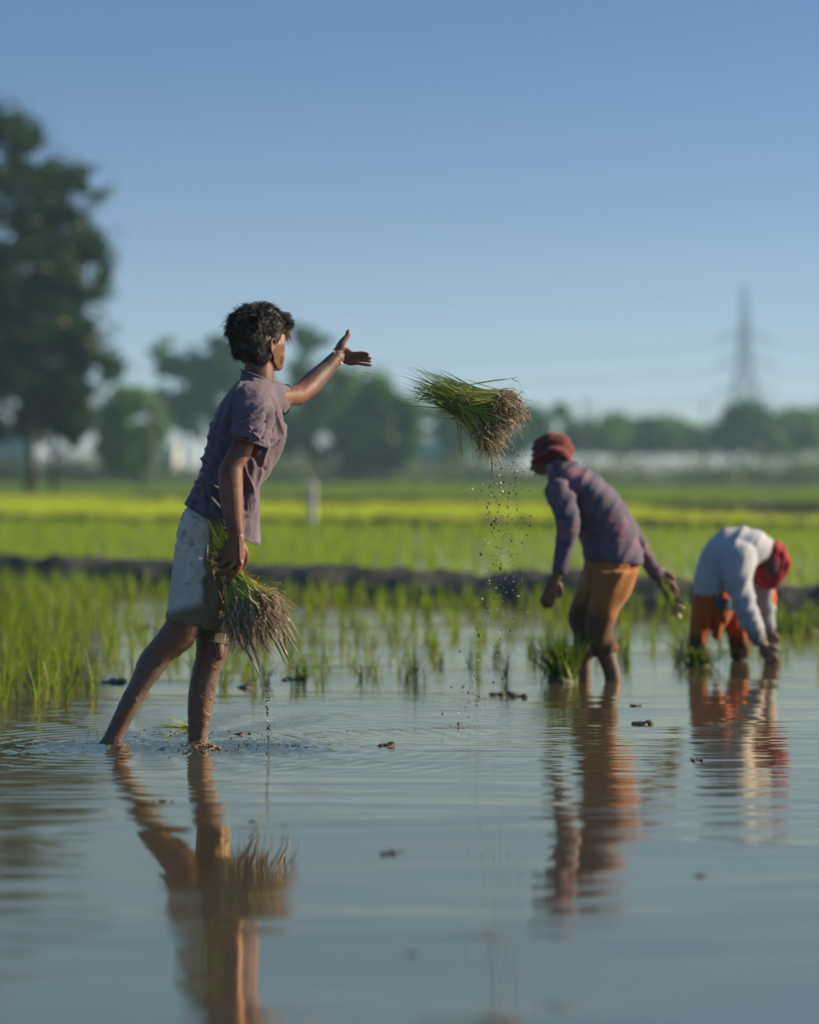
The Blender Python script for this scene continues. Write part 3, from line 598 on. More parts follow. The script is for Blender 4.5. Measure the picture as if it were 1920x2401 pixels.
n1 = NZ(c, 9, 9, 9, 2.0); c += no * (n1 * .0022)[:, None]
# forearm and calf muscle / tendon relief
n2 = NZ(c, 24, 24, 10, 7.0); c += no * (n2 * .0016)[:, None]
mud = np.clip(sst(py, 1430, 1560) * .95, 0, 1) + .12 * (py < 900); arm_m = .85 * sst(px, 700, 760) * (1 - .6 * sst(px, 800, 815)) * (py < 960)
mud = np.maximum(mud, arm_m); mud = np.maximum(mud, .25 * sst(py, 1180, 1330) * (py < 1420))
splat = (NZ(c, 38, 38, 38, 11.0) > .34) & (py > 1440); mud = np.where(splat, np.clip(mud + .35, 0, 1), mud)
c += no * (np.where(splat, .0018, 0) + .0008 * NZ(c, 150, 150, 150, 3.) * (py > 1440))[:, None]
setco(me, c); attr(me, 'mud', mud)
boy = put('person', me, M_skin, label='barefoot boy in a faded purple shirt and pale shorts flinging one arm out', cat='person')
# eyes
for s_ in (1, -1):
    g = Geo(); ell(g, hl(7.62, s_ * 3.0, -1.9), [fw * .0112, rt * .0112, up * .010], 20); ey = put('eye', g.mesh(), simple('eye_white', [(.3, (.32, .28, .25)), (.7, (.42, .38, .34))], 30, .3, 0), boy)
    g = Geo(); ell(g, hl(8.62, s_ * 3.0, -1.9), [fw * .0022, rt * .0052, up * .0052], 14); put('iris', g.mesh(), M_hair, ey)
N = 60; base = np.array([hl(8.5 + .45 * math.sin(t * 3.1), s_ * (2 + 2.2 * t), -1.6) for t in np.linspace(0, 1, 30) for s_ in (1, -1)])
B = np.zeros((N, 3, 3)); B[:, 0] = fw * .010 + rng.normal(0, .0012, (N, 3)); B[:, 1] = up * -.002; B[:, 2] = up
put('eyelashes', qmesh(*strips(base, B, np.full(N, .0011), 3)), M_hair, boy, smooth=False)
base = np.array([hl(8.9 - .9 * t * t, s_ * (1.4 + 3.4 * t), 1.0 + 1.2 * math.sin(t * 2.6) * .6 + rng.normal(0, .15)) for t in np.linspace(0, 1, 90) for s_ in (1, -1)]); N = len(base)
B = np.zeros((N, 3, 3)); B[:, 0] = fw * .004 + rng.normal(0, .002, (N, 3)); B[:, 2] = up; B[::2, 0] += rt * .006; B[1::2, 0] -= rt * .006
put('eyebrows', qmesh(*strips(base, B, np.full(N, .0014), 3)), M_hair, boy, smooth=False)
# hair: scalp mass + curls
g = Geo()
ell(g, hl(-.6, 0, 3.2), [fw * .096, rt * .084, up * .064], 28); ell(g, hl(-3.6, 0, -2.8), [fw * .060, rt * .076, up * .070], 26); ell(g, hl(-1.6, 1.0, -6.6), [fw * .040, rt * .056, up * .052], 20)
ell(g, hl(-6.4, 0, 1.2), [fw * .053, rt * .064, up * .066], 24); ell(g, hl(6.8, .8, 4.4), [fw * .040, rt * .065, up * .034], 20); ell(g, hl(1.6, 5.4, .2), [fw * .034, rt * .022, up * .034], 14)
ell(g, hl(0, 0, 6.0), [fw * .075, rt * .07, up * .045], 20)
me = remesh(g, .005, 3, 'hair'); c = getco(me); no = getno(me)
rel = (c - HC) * 100; lf = rel @ fw; ls = rel @ rt; lu = rel @ up
c += no * (.006 * (1 - 2 * np.abs(NZ(c, 28, 28, 14, 4.))) + .003 * NZ(c, 90, 90, 40, 8.))[:, None]; setco(me, c)
hair = put('hair', me, M_hair, boy)
hk = ((lu > 1.2) | (lf < .2)) & (lu > -12); idx = np.nonzero(hk)[0]; idx = rng.choice(idx, 7600); P0 = c[idx]; n0 = no[idx]; lf0, ls0, lu0 = lf[idx], ls[idx], lu[idx]
N = len(idx); flow = np.zeros((N, 3)) - up * .55 + fw * np.where(lf0 > 2, .55, -.25)[:, None] + rt * (ls0 * .04)[:, None]
cl = np.array([[noise.noise((*(p * 30 + s_),)) for s_ in (0, 7, 19)] for p in P0]) * 1.6
tan = flow + cl; tan -= n0 * np.sum(tan * n0, 1)[:, None] * .8
L = rng.uniform(.014, .033, N) * np.where(lu0 < -8, .6, 1) * np.where((lf0 < -4) & (lu0 > -2), 1.25, 1)
t = np.linspace(0, 1, 6); lift = (.35 + .25 * rng.random(N)) * np.where(lu0 > 3, 1.0, .6)
P = P0[:, None] - n0[:, None] * .003 + (n0 * lift[:, None])[:, None] * (L[:, None] * np.sin(t * 1.9)[None])[..., None] + tan[:, None] * (L[:, None] * (t ** 1.25)[None])[..., None]
P += rng.normal(0, 1, (N, 1, 3)) * .0035 * np.sin(t * 4.5)[None, :, None]
Rd = np.full((N, 1), .00075) * (1.05 - t ** 2)[None]
put('hair_strands', qmesh(*tubes(P, Rd)), M_hair, hair)
# forehead fringe hanging over the brow, and a few flyaway curls at the back
N = 420; s0 = rng.uniform(-4.5, 5.8, N); f0 = 9.3 - .075 * s0 ** 2 + rng.normal(0, .3, N); u0 = rng.uniform(2.0, 5.0, N)
P0 = HC + (fw * f0[:, None] + rt * s0[:, None] + up * u0[:, None]) * .01; L = rng.uniform(.02, .045, N); dirs = fw * .75 - up * .4 + rng.normal(0, .22, (N, 3))
P = P0[:, None] + dirs[:, None] * (L[:, None] * t)[..., None] - up * (L[:, None] * (t ** 2) * 1.0)[..., None]
N2 = 340; a_ = rng.uniform(0, 2 * math.pi, N2)
q0 = rv(N2 * 6); q0 = q0[(q0 @ fw < -.15) & (q0 @ up > -.15)][:N2]; N2 = len(q0); P1 = hl(-2.0, 0, 2.0) + q0 * np.array([.098, .09, .085]) * .99
Q = P1[:, None] + (q0 * .5 + rng.normal(0, .45, (N2, 3)))[:, None] * (.030 * t)[None, :, None] + rv(N2)[:, None] * (.011 * np.sin(t * 4.2))[None, :, None] - up * (.014 * t ** 2)[None, :, None]
for nm, P in (('fringe', P), ('flyaway_curls', Q)): put(nm, qmesh(*tubes(P, np.full((len(P), 1), .0008) * (1.05 - t ** 2)[None])), M_hair, hair)

# shirt
def reent(r, k, dz, vec): return [r[0] + vec, r[1] * k, r[2] * k, r[3]]
g = Geo(); up_ = np.array([.02, 0, .05])
core = [reent(SR[3], .55, 0, up_ * 1), reent(SR[2], .80, 0, up_ * .6), reent(SR[1], .90, 0, up_ * .35), reent(SR[0], .945, 0, up_ * .18)]
loft(g, core + SR, 44, 5)
SL = [LR(575, 915, 640, 930, 8.60, .06), LR(556, 935, 642, 955, 8.565, .068), LR(547, 975, 640, 985, 8.545, .068), LR(544, 1004, 634, 1020, 8.53, .066), LR(542, 1020, 631, 1050, 8.525, .066)]
sin_ = [reent(SL[4], .93, 0, np.array([0, 0, .008])), reent(SL[3], .86, 0, np.array([.0, 0, .012])), reent(SL[2], .6, 0, np.array([0, 0, 0.0]))]
loft(g, SL + sin_, 36, 5)
v_ = np.array([.85, -.53, 0]); SL2 = [[W(606, 926, 8.75), np.array([.0, 0, .062]), v_ * .062, 2.2], [W(630, 929, 8.82), np.array([.002, 0, .060]), v_ * .056, 2.2], [W(650, 933, 8.88), np.array([.004, 0, .056]), v_ * .046, 2.2], [W(667, 937, 8.925), np.array([.007, 0, .055]), v_ * .036, 2.2]]
si2 = [[SL2[3][0] - [.002, .004, 0], SL2[3][1] * .9, SL2[3][2] * .9, 2.2], [SL2[2][0], SL2[2][1] * .8, SL2[2][2] * .7, 2.2]]
loft(g, SL2 + si2, 30, 5)
tube(g, [W(566, 883, 8.66), W(600, 893, 8.59), W(628, 908, 8.60), W(636, 915, 8.64)], [.006] * 4, 8, 3)
me = remesh(g, .0040, 3, 'shirt'); c = getco(me); no = getno(me); px, py = PX(c)
def ridge(a): return 1 - 2 * np.abs(a)
def n2d(u, v, s_): return np.array([noise.noise((a, b_, s_)) for a, b_ in zip(u, v)])
def folds(px, py, lines, x0, y0, k):
    out = np.zeros(len(px)); nrm_ = .5 * n2d(px / 40, py / 40, 3.3)
    for pts, w_, a_ in lines:
        P = cr(np.array([(x0 + x / k, y0 + y / k) for x, y in pts]), 5); L = len(P) - 1; best = np.full(len(px), 1e9); tt = np.zeros(len(px))
        for q in range(L):
            d_ = P[q + 1] - P[q]; t_ = np.clip(((px - P[q][0]) * d_[0] + (py - P[q][1]) * d_[1]) / (d_ @ d_ + 1e-9), 0, 1)
            r_ = np.hypot(px - P[q][0] - t_ * d_[0], py - P[q][1] - t_ * d_[1]); m_ = r_ < best; best[m_] = r_[m_]; tt[m_] = (q + t_[m_]) / L
        out += a_ * (.6 * np.exp(-(best / w_) ** 2) + .55 * np.exp(-best / (w_ * .45))) * np.sqrt(np.clip(np.sin(np.pi * (.12 + .76 * tt)), 0, 1))
    return out
SF = [([(700, 230), (560, 300), (480, 420), (440, 560), (400, 700)], 6, 6), ([(800, 330), (640, 400), (540, 520), (500, 640), (470, 740)], 5.5, 7), ([(870, 400), (700, 440), (590, 520), (545, 620)], 5, 6), ([(560, 260), (470, 350), (390, 450), (320, 620), (290, 760)], 6, 5),
      ([(640, 300), (530, 420), (470, 560), (440, 700), (430, 820)], 4, -5), ([(420, 560), (360, 740), (340, 880), (370, 980)], 5, 7), ([(250, 690), (300, 800), (390, 900), (440, 1000)], 5, 8), ([(225, 830), (300, 890), (390, 950)], 5, 7), ([(195, 960), (280, 990), (360, 1060)], 5, 9),
      ([(150, 1060), (230, 1060), (330, 1130)], 5, 9), ([(135, 1180), (230, 1160), (330, 1210)], 5, 8), ([(80, 1305), (170, 1290), (260, 1330), (340, 1390)], 5.5, 11), ([(110, 1250), (200, 1225), (300, 1260)], 4, -6), ([(160, 1110), (240, 1110), (310, 1160)], 4, -6), ([(200, 1010), (290, 1050), (340, 1110)], 4, -5), ([(60, 1400), (160, 1360), (190, 1450), (200, 1540)], 5.5, 9), ([(240, 1360), (260, 1480), (330, 1560)], 6, 7), ([(280, 1420), (330, 1500), (390, 1580)], 4, -6),
      ([(860, 440), (760, 455), (640, 515), (545, 605), (505, 690), (475, 800)], 2.2, -5), ([(540, 215), (640, 225), (760, 290), (850, 360)], 2.5, -4),
      ([(870, 430), (930, 600), (990, 790), (900, 870), (840, 930)], 4.5, 8), ([(905, 420), (970, 600), (1020, 760)], 4, -5), ([(690, 1010), (740, 1100), (820, 1180)], 7, -9), ([(840, 960), (800, 1080), (780, 1200), (740, 1330)], 5, 7), ([(600, 1130), (650, 1280), (680, 1400), (690, 1600), (640, 1660)], 5, 9), ([(600, 1220), (615, 1400), (620, 1600)], 6, -9), ([(1035, 700), (1000, 900), (930, 1100), (860, 1220)], 6, 5),
      ([(760, 1420), (700, 1480), (650, 1560)], 4.5, 6), ([(720, 1480), (730, 1680), (700, 1880)], 6, 6), ([(660, 1700), (650, 1880)], 5, -6), ([(900, 1120), (820, 1260), (770, 1400)], 5, -5)]
SFs = [([(885, 520), (897, 700), (860, 880)], 5, 7), ([(800, 480), (700, 560), (560, 640)], 5, 6), ([(790, 600), (690, 640), (540, 700)], 4.5, 6), ([(650, 730), (720, 820), (800, 880)], 4, 6), ([(860, 640), (760, 740), (660, 770)], 4.5, -5), ([(780, 540), (660, 600), (540, 670)], 3.5, -5), ([(840, 600), (830, 760), (780, 860)], 5, -6), ([(560, 700), (620, 760), (700, 800)], 4, -4)]
slv = (np.hypot((px - 592) / 52, (py - 975) / 82) < 1) & (c[:, 1] < 8.62)
dsp = np.where(slv, folds(px, py, SFs, 440, 840, 4.493), folds(px, py, SF, 440, 840, 4.493)) * .001
dsp += .0035 * n2d((px + .45 * py) / 20, (py - .3 * px) / 60, 1.0) + .0010 * n2d(px / 8, py / 8, 6.0)
dsp *= 1 - .45 * sst(px, 570, 600) * sst(py, 1040, 1080)
dsp += .006 * sst(py, 1040, 1120) * sst(px, 565, 590) * n2d((px + .1 * py) / 13, py / 170, 3.0)
c += no * (dsp * 1.5 - .001)[:, None]; setco(me, c)
st = np.clip(n2d(px / 16, py / 20, 8.0) * 2.2 + .3 + .5 * n2d(px / 5, py / 6, 9.), 0, 1) * sst(py, 1135, 1175) * (1 - sst(px, 560, 590)) * .9
st = np.maximum(st, .35 * sst(n2d(px / 30, py / 30, 12.), .15, .5) * sst(py, 1000, 1100)); attr(me, 'stain', st)
shirt = put('shirt', me, M_shirt, boy)
# hems, collar band, button placket
def ringpts(r, k, n=48, a0=0, a1=2 * math.pi):
    e = 2 / r[3]; out = []
    for th in np.linspace(a0, a1, n): c_, s_ = math.cos(th), math.sin(th); out.append(r[0] + r[1] * k * math.copysign(abs(c_) ** e, c_) + r[2] * k * math.copysign(abs(s_) ** e, s_))
    return out
g = Geo(); tube(g, ringpts(SL[4], 1.0), [.0026] * 48, 6, 2); put('sleeve_hem', g.mesh(), M_seam, shirt)
g = Geo(); tube(g, ringpts(SL2[3], 1.0), [.0026] * 48, 6, 2); put('sleeve_hem', g.mesh(), M_seam, shirt)
g = Geo(); tube(g, ringpts(SR[0], .985), [.0028] * 48, 6, 2); put('shirt_hem', g.mesh(), M_seam, shirt)
g = Geo()
c0 = LR(566, 886, 640, 908, 8.655, .073, 2.0); c1 = LR(566, 868, 634, 894, 8.655, .066, 2.0)
c1i = [c1[0], c1[1] * .93, c1[2] * .93, 2.0]; c0i = [c0[0], c0[1] * .9, c0[2] * .9, 2.0]
loft(g, [c0i, c0, c1, c1i, c0i], 36, 3); tube(g, ringpts(c1, 1.02), [.0035] * 48, 6, 2); put('collar', g.mesh(), M_shirt, shirt)
g = Geo(); pl = [W(632, 915, 8.60), W(641, 950, 8.575), W(652, 985, 8.60), W(660, 1020, 8.62), W(652, 1045, 8.60)]
tube(g, pl, [.004, .004, .0035, .003, .002], 8, 4, .6); put('placket', g.mesh(), M_seam, shirt)
# shorts
g = Geo()
TR = [LR(458, 1150, 568, 1165, 8.70, .115), LR(446, 1183, 572, 1210, 8.69, .128), LR(428, 1212, 573, 1250, 8.685, .130), LR(416, 1262, 570, 1290, 8.68, .120)]
N1 = [LR(420, 1240, 566, 1270, 8.67, .10), LR(412, 1290, 564, 1310, 8.655, .105), LR(405, 1338, 560, 1352, 8.645, .105), LR(399, 1396, 551, 1412, 8.635, .105), LR(391, 1446, 541, 1480, 8.63, .108)]
i1 = [reent(N1[4], .95, 0, np.array([0, 0, .006])), reent(N1[3], .88, 0, np.array([0, 0, -.02])), reent(N1[3], .6, 0, np.array([0, 0, 0.02]))]
N2_ = [LR(450, 1260, 572, 1280, 8.77, .095), LR(455, 1380, 556, 1390, 8.79, .092), LR(457, 1450, 543, 1462, 8.79, .088), LR(458, 1488, 537, 1508, 8.79, .086)]
i2 = [reent(N2_[3], .93, 0, np.array([0, 0, .006])), reent(N2_[2], .85, 0, np.array([0, 0, 0.])), reent(N2_[1], .5, 0, np.array([0, 0, 0]))]
loft(g, TR, 40, 4); loft(g, N1 + i1, 40, 5); loft(g, N2_ + i2, 36, 5)
me = remesh(g, .0042, 3, 'shorts'); c = getco(me); no = getno(me); px, py = PX(c)
ds = .003 * ridge(n2d((px + .25 * (py - 1300)) / 30, py / 200, 1.5)) * sst(px, 470, 520) + .004 * ridge(n2d(px / 45, (py + .5 * px) / 60, 2.5))
ds += .001 * folds(px, py, [([(480, 1400), (560, 1700), (600, 1780)], 4, 9), ([(380, 1640), (400, 1860)], 4, 7), ([(155, 1140), (260, 1205), (370, 1190)], 3.5, -7), ([(270, 1210), (220, 1350), (190, 1500)], 6, 5), ([(430, 1010), (380, 1150), (340, 1300)], 6, 6), ([(440, 1450), (470, 1700), (520, 1900)], 6, -8), ([(250, 850), (330, 900), (440, 960)], 4, 5), ([(540, 1500), (600, 1700), (640, 1850)], 5, -6), ([(300, 1400), (280, 1700)], 7, 4), ([(60, 1862), (360, 1915), (690, 2005)], 2.0, -3.5)], 380, 1000, 4.311) * (c[:, 1] < 8.72)
ds += .0045 * sst(py, 1225, 1262) * (1 - sst(py, 1280, 1300)) * ridge(n2d(px / 70, py / 14, 3.3)) * (1 - sst(px, 470, 500)) + .0012 * n2d(px / 8, py / 8, 4.4)
c += no * ds[:, None]; setco(me, c)
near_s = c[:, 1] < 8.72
bx = 487 - .10 * (py - 1240) + 12 * n2d(py / 26, px / 60, 7.7); wet = sst(px, bx - 5, bx + 7)
wet = np.maximum(wet, sst(py + .25 * (px - 400), 1432 - 12, 1440 + 8) * 1.0); wet = np.maximum(wet, .5 * sst(n2d(px / 20, py / 20, 9.9), .25, .5))
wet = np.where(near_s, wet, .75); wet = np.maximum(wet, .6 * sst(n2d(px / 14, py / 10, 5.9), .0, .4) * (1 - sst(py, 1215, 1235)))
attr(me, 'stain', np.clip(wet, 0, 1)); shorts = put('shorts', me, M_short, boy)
M_khaki = simple('shorts_edge', [(.3, (.12, .11, .08)), (.7, (.2, .18, .13))], 30, .85, .2, .002)
g = Geo(); tube(g, ringpts(N1[4], 1.0), [.0028] * 48, 6, 2); put('leg_hem', g.mesh(), M_khaki, shorts)
g = Geo(); tube(g, ringpts(N2_[3], 1.0), [.0028] * 48, 6, 2); put('leg_hem', g.mesh(), M_khaki, shorts)
g = Geo(); tube(g, [W(487, 1228, 8.553), W(488, 1262, 8.541), W(486, 1300, 8.534)], [.0035, .003, .0025], 6, 4, .6); put('pocket_edge', g.mesh(), simple('pocket_trim', [(.3, (.4, .42, .4)), (.7, (.5, .52, .5))], 20, .8, 0), shorts)
# wrist ring
ax = nrm(W(806, 853, 9.2) - W(784, 819, 9.2)); g = Geo(); ctr = W(795, 836, 9.205)
tn = nrm(np.cross(ax, (0, 1, 0))); dv = nrm(np.array([0, 1, 0]) + tn * .25)
pts = [ctr + ax * .0345 * math.cos(a) + dv * .035 * math.sin(a) for a in np.linspace(0, 2 * math.pi, 41)]
tube(g, pts, [.0027] * 41, 8, 1); M_met = newmat('steel_bangle')[0]; q = M_met.node_tree.nodes['Principled BSDF']; q.inputs['Base Color'].default_value = (.85, .83, .82, 1); q.inputs['Metallic'].default_value = .3; q.inputs['Roughness'].default_value = .3
put('bangle', g.mesh(), M_met, label='thin pale steel bangle round the wrist of the flung out arm', cat='bangle')

# ------------------------------------------------------------------ bundles of uprooted seedlings
M_bl = leafmat('seedling_leaf', [(.06, .13, .018), (.12, .22, .025), (.22, .31, .04), (.09, .16, .025), (.36, .37, .07)], .4, (1.3, 1.3, .5), .4)
M_st = leafmat('seedling_stalk', [(.18, .34, .05), (.34, .44, .10), (.50, .44, .20), (.22, .34, .06), (.46, .46, .14)], .3, (1.2, 1.2, .6), .5)
M_rt = leafmat('muddy_roots', [(.06, .045, .028), (.17, .13, .075), (.36, .29, .17), (.66, .57, .38), (.24, .20, .11)], .0, (1, 1, 1), .45)
M_rt0 = simple('muddy_roots', [(.3, (.10, .07, .045)), (.5, (.30, .22, .14)), (.72, (.55, .44, .31))], 26, .45, .5, .003, .5)
M_dr = simple('wet_root', [(.3, (.05, .035, .028)), (.7, (.20, .14, .10))], 40, .3, 0, .01, .6)
M_mat = simple('matted_roots', [(.3, (.035, .027, .02)), (.5, (.12, .09, .06)), (.72, (.32, .25, .17))], 70, .55, .8, .004, .5)
M_yl = leafmat('yellow_leaf', [(.35, .30, .03), (.45, .33, .04), (.32, .2, .05)], .45, (1.3, 1.2, .5))
def bundle(root, C, d, thick, leafs, fan, nS, slen, rlen, nR, drips, s=1.0, yellow=None, lw=.0042, jc=16, nm=55, ex=(14, 70, .85, .45), bim=False):
    """C knot pixel; leafs=(tip centre px, spread px, n); fan=(angle0, angle1) of the stalks, measured down from the right"""
    cpt = lambda n: np.c_[C[0] + rng.normal(0, jc, n), C[1] + rng.normal(0, jc, n)]
    def wpt(q, dd): return np.stack([(q[:, 0] - 960) * dd / F, dd, H - (q[:, 1] - HZ) * dd / F], 1)
    tipc, sp_, n = leafs; q = cpt(n); dd = d + rng.normal(0, thick * .45, n); P0 = wpt(q, dd)
    T_ = np.c_[tipc[0] + rng.normal(0, sp_[0], n), tipc[1] + rng.normal(0, sp_[1], n)] + (q - np.array(C)) * .9; k_ = rng.uniform(.62, 1.05, n)[:, None]; T_ = q + (T_ - q) * k_
    T3 = wpt(T_, dd + rng.normal(0, thick * .5, n)); v = T3 - P0; Ln = np.linalg.norm(v, axis=1)
    B = np.zeros((n, 3, 3)); bend = rng.normal(0, .10, n); B[:, 1] = np.c_[np.zeros(n), rng.normal(0, .05, n), -np.abs(bend)] * Ln[:, None]; B[:, 0] = v - B[:, 1]
    sd = np.cross(v, rv(n) * .5 + np.array([0, 1., 0])); B[:, 2] = sd / np.linalg.norm(sd, axis=1)[:, None]
    put('leaves', qmesh(*strips(P0 - v * .25, B * np.array([1.25, 1, 1])[None, :, None], rng.uniform(.7, 1.3, n) * lw, 6)), M_bl, root, smooth=False)
    n = nS; q = cpt(n); an = rng.uniform(*fan, n) + rng.normal(0, .06, n)
    if bim: an = np.where(rng.random(n) < .55, rng.normal(.0, .17, n), np.where(rng.random(n) < .75, rng.normal(1.0, .17, n), rng.uniform(.2, 1, n)))
    ln = slen(an) * rng.uniform(.62, 1.14, n)
    dirp = np.c_[np.cos(an), np.sin(an)]; dd = d + rng.normal(0, thick * .4, n); P0 = wpt(q - dirp * 8, dd); e = q * .6 + np.array(C) * .4 + dirp * ln[:, None]; dd2 = dd + rng.normal(0, thick * .55, n); E = wpt(e, dd2); v = E - P0
    sd = np.cross(v, rv(n) * .6 + np.array([0, 1., 0])); B = np.zeros((n, 3, 3)); B[:, 1] = rng.normal(0, .008, (n, 3)); B[:, 0] = v - B[:, 1]; B[:, 2] = sd / np.linalg.norm(sd, axis=1)[:, None]
    Vv, Ff = strips(P0, B, rng.uniform(.8, 1.4, n) * lw * 1.05, 4, taper=6.0); put('stalks', qmesh(Vv, Ff), M_st, root, smooth=False)
    extra = []
    for _ in range(ex[0]):
        a = rng.integers(0, n); x, y = e[a]; dx, dy, L_ = ex[2] + rng.normal(0, .12), 1.0, ex[1] * rng.uniform(.5, 1.15); w0 = rng.uniform(.0012, .0028)
        c_ = math.cos(an[a]); s_ = math.sin(an[a])
        extra.append(([(x, y), (x + L_ * (.25 * c_ + .1 * dx), y + L_ * (.25 * s_ + .12)), (x + L_ * (.35 * c_ + .25 * dx) + rng.normal(0, 3), y + L_ * (.3 * s_ + .38)), (x + L_ * (.35 * c_ + ex[3] * dx), y + L_ * (.3 * s_ + .75))], w0))
    # roots: thin tangled wet strings from the stalk ends
    j = rng.integers(0, n, nR); a2 = an[j] + rng.normal(0, .45, nR); L = rlen * rng.uniform(.25, 1.1, nR); K = 10; t = np.linspace(0, 1, K)
    st_ = e[j] - np.c_[np.cos(a2), np.sin(a2)] * rng.uniform(-6, 14, (nR, 1)); px = st_[:, None, 0] + np.cos(a2)[:, None] * L[:, None] * t; py = st_[:, None, 1] + np.sin(a2)[:, None] * L[:, None] * t + L[:, None] * .6 * t ** 2
    wob = rng.normal(0, 1, (nR, 3)); fq = rng.uniform(4, 11, (nR, 1)); px = px + 5.5 * np.sin(t[None] * fq + wob[:, :1]) * wob[:, 1:2] * np.sqrt(t); py = py + 5 * np.sin(t[None] * fq * 1.1 + wob[:, 2:]) * wob[:, :1] * np.sqrt(t)
    dd = dd2[j][:, None] + rng.normal(0, thick * .3, (nR, 1)) * t - rng.uniform(0, thick * .7, (nR, 1)); P = np.stack([(px - 960) * dd / F, dd, H - (py - HZ) * dd / F], -1)
    Rd = (rng.uniform(.0006, .0019, (nR, 1)) * (1.1 - t[None] ** 1.5)) * s
    put('roots', qmesh(*tubes(P, Rd, 4)), M_rt, root)
    # lumps of root mat and long dripping strings
    g = Geo(); m_ = nm; jj = rng.integers(0, n, m_)
    for a in jj:
        q_ = e[a] + np.array([math.cos(an[a]), math.sin(an[a])]) * rng.uniform(-8, 14); ell(g, wpt(q_[None], np.array([dd2[a]]))[0], [rv(1)[0] * .011, rv(1)[0] * .009, rv(1)[0] * .013], 10)
    me = remesh(g, .0028, 1); c = getco(me); no = getno(me); c += no * (.004 * (1 - 2 * np.abs(NZ(c, 90, 90, 50, 1.))) + .002 * NZ(c, 260, 260, 160, 4.))[:, None]; setco(me, c); put('root_mat', me, M_mat, root)
    for dr in drips + extra:
        g = Geo()
        pts = [W(x, y, d + rng.normal(0, .02)) for x, y in dr[0]]
        dcon = pts[0][1]; pts = [W(x, y, dcon) for x, y in dr[0]]; k_ = len(pts); tube(g, pts, [dr[1] * (1 - i / (k_ - 1)) ** .8 + .0009 for i in range(k_)], 7, 5); me = g.mesh(); c = getco(me); c += .0016 * np.stack([NZ(c, 70, 70, 70, 1.), NZ(c, 70, 70, 70, 4.), NZ(c, 70, 70, 70, 9.)], 1); setco(me, c); put('hanging_root', me, M_dr, root)
    if yellow:
        n = len(yellow); P0 = np.array([W(*y[0], d - thick * .8) for y in yellow]); T3 = np.array([W(*y[1], d - thick * .9) for y in yellow]); v = T3 - P0; B = np.zeros((n, 3, 3)); B[:, 1] = rng.normal(0, .006, (n, 3)); B[:, 0] = v - B[:, 1]
        sd = np.cross(v, [0, 1., 0]); B[:, 2] = sd / np.linalg.norm(sd, axis=1)[:, None]; put('withered_leaves', qmesh(*strips(P0, B, np.full(n, .0055), 5)), M_yl, root, smooth=False)
root = empty('seedling_bundle', tuple(W(1100, 1000, 9.25)), 'bundle of uprooted rice seedlings flying through the air, roots dripping mud', 'rice bundle')
bundle(root, (1098, 950), 9.25, .05, ((985, 905), (26, 18), 330), (-.30, 1.20), 760, lambda a: 86 + 10 * np.cos(a * 2) + 10 * np.sin(a), 34, 1400,
       [([(1190, 918), (1210, 935), (1219, 955), (1219, 972)], .003), ([(1195, 945), (1218, 968), (1228, 985), (1224, 998)], .0036), ([(1150, 990), (1180, 1004), (1196, 1022), (1199, 1040)], .004),
        ([(1165, 1020), (1172, 1048), (1182, 1068), (1188, 1080)], .0036), ([(1130, 1040), (1148, 1062), (1154, 1090), (1151, 1122)], .005), ([(1150, 1040), (1163, 1062), (1172, 1085), (1178, 1096)], .0042),
        ([(1125, 1035), (1140, 1052), (1153, 1068), (1155, 1082)], .004), ([(1170, 985), (1186, 995), (1200, 1010), (1203, 1025)], .003), ([(1160, 1000), (1176, 1020), (1181, 1040), (1180, 1056)], .0036), ([(1180, 960), (1200, 975), (1212, 990), (1210, 1005)], .003)],
       nm=4, bim=True, ex=(26, 62, .15, .3), yellow=[((1078, 978), (1086, 1092)), ((1070, 975), (1084, 1085)), ((1090, 965), (1102, 925)), ((1095, 975), (1140, 945)), ((1120, 975), (1152, 1002)), ((1065, 958), (1082, 935)), ((1088, 970), (1078, 930)), ((1130, 950), (1140, 970)), ((1036, 945), (1026, 962))])
# outlying thin leaf tips of the thrown bundle
n = 26; q = np.c_[rng.uniform(1000, 1030, n), rng.uniform(900, 940, n)]; tp = np.c_[rng.uniform(945, 985, n), rng.uniform(888, 955, n)]
P0 = np.array([W(a, b_, 9.25) for a, b_ in q]); T3 = np.array([W(a, b_, 9.25 + rng.normal(0, .03)) for a, b_ in tp]); B = np.zeros((n, 3, 3)); v = T3 - P0; B[:, 1] = -up * .02; B[:, 0] = v - B[:, 1]; sd = np.cross(v, [0, 1, 0]); B[:, 2] = sd / np.linalg.norm(sd, axis=1)[:, None]
put('leaf_tips', qmesh(*strips(P0, B, np.full(n, .003), 5)), M_bl, root, smooth=False)

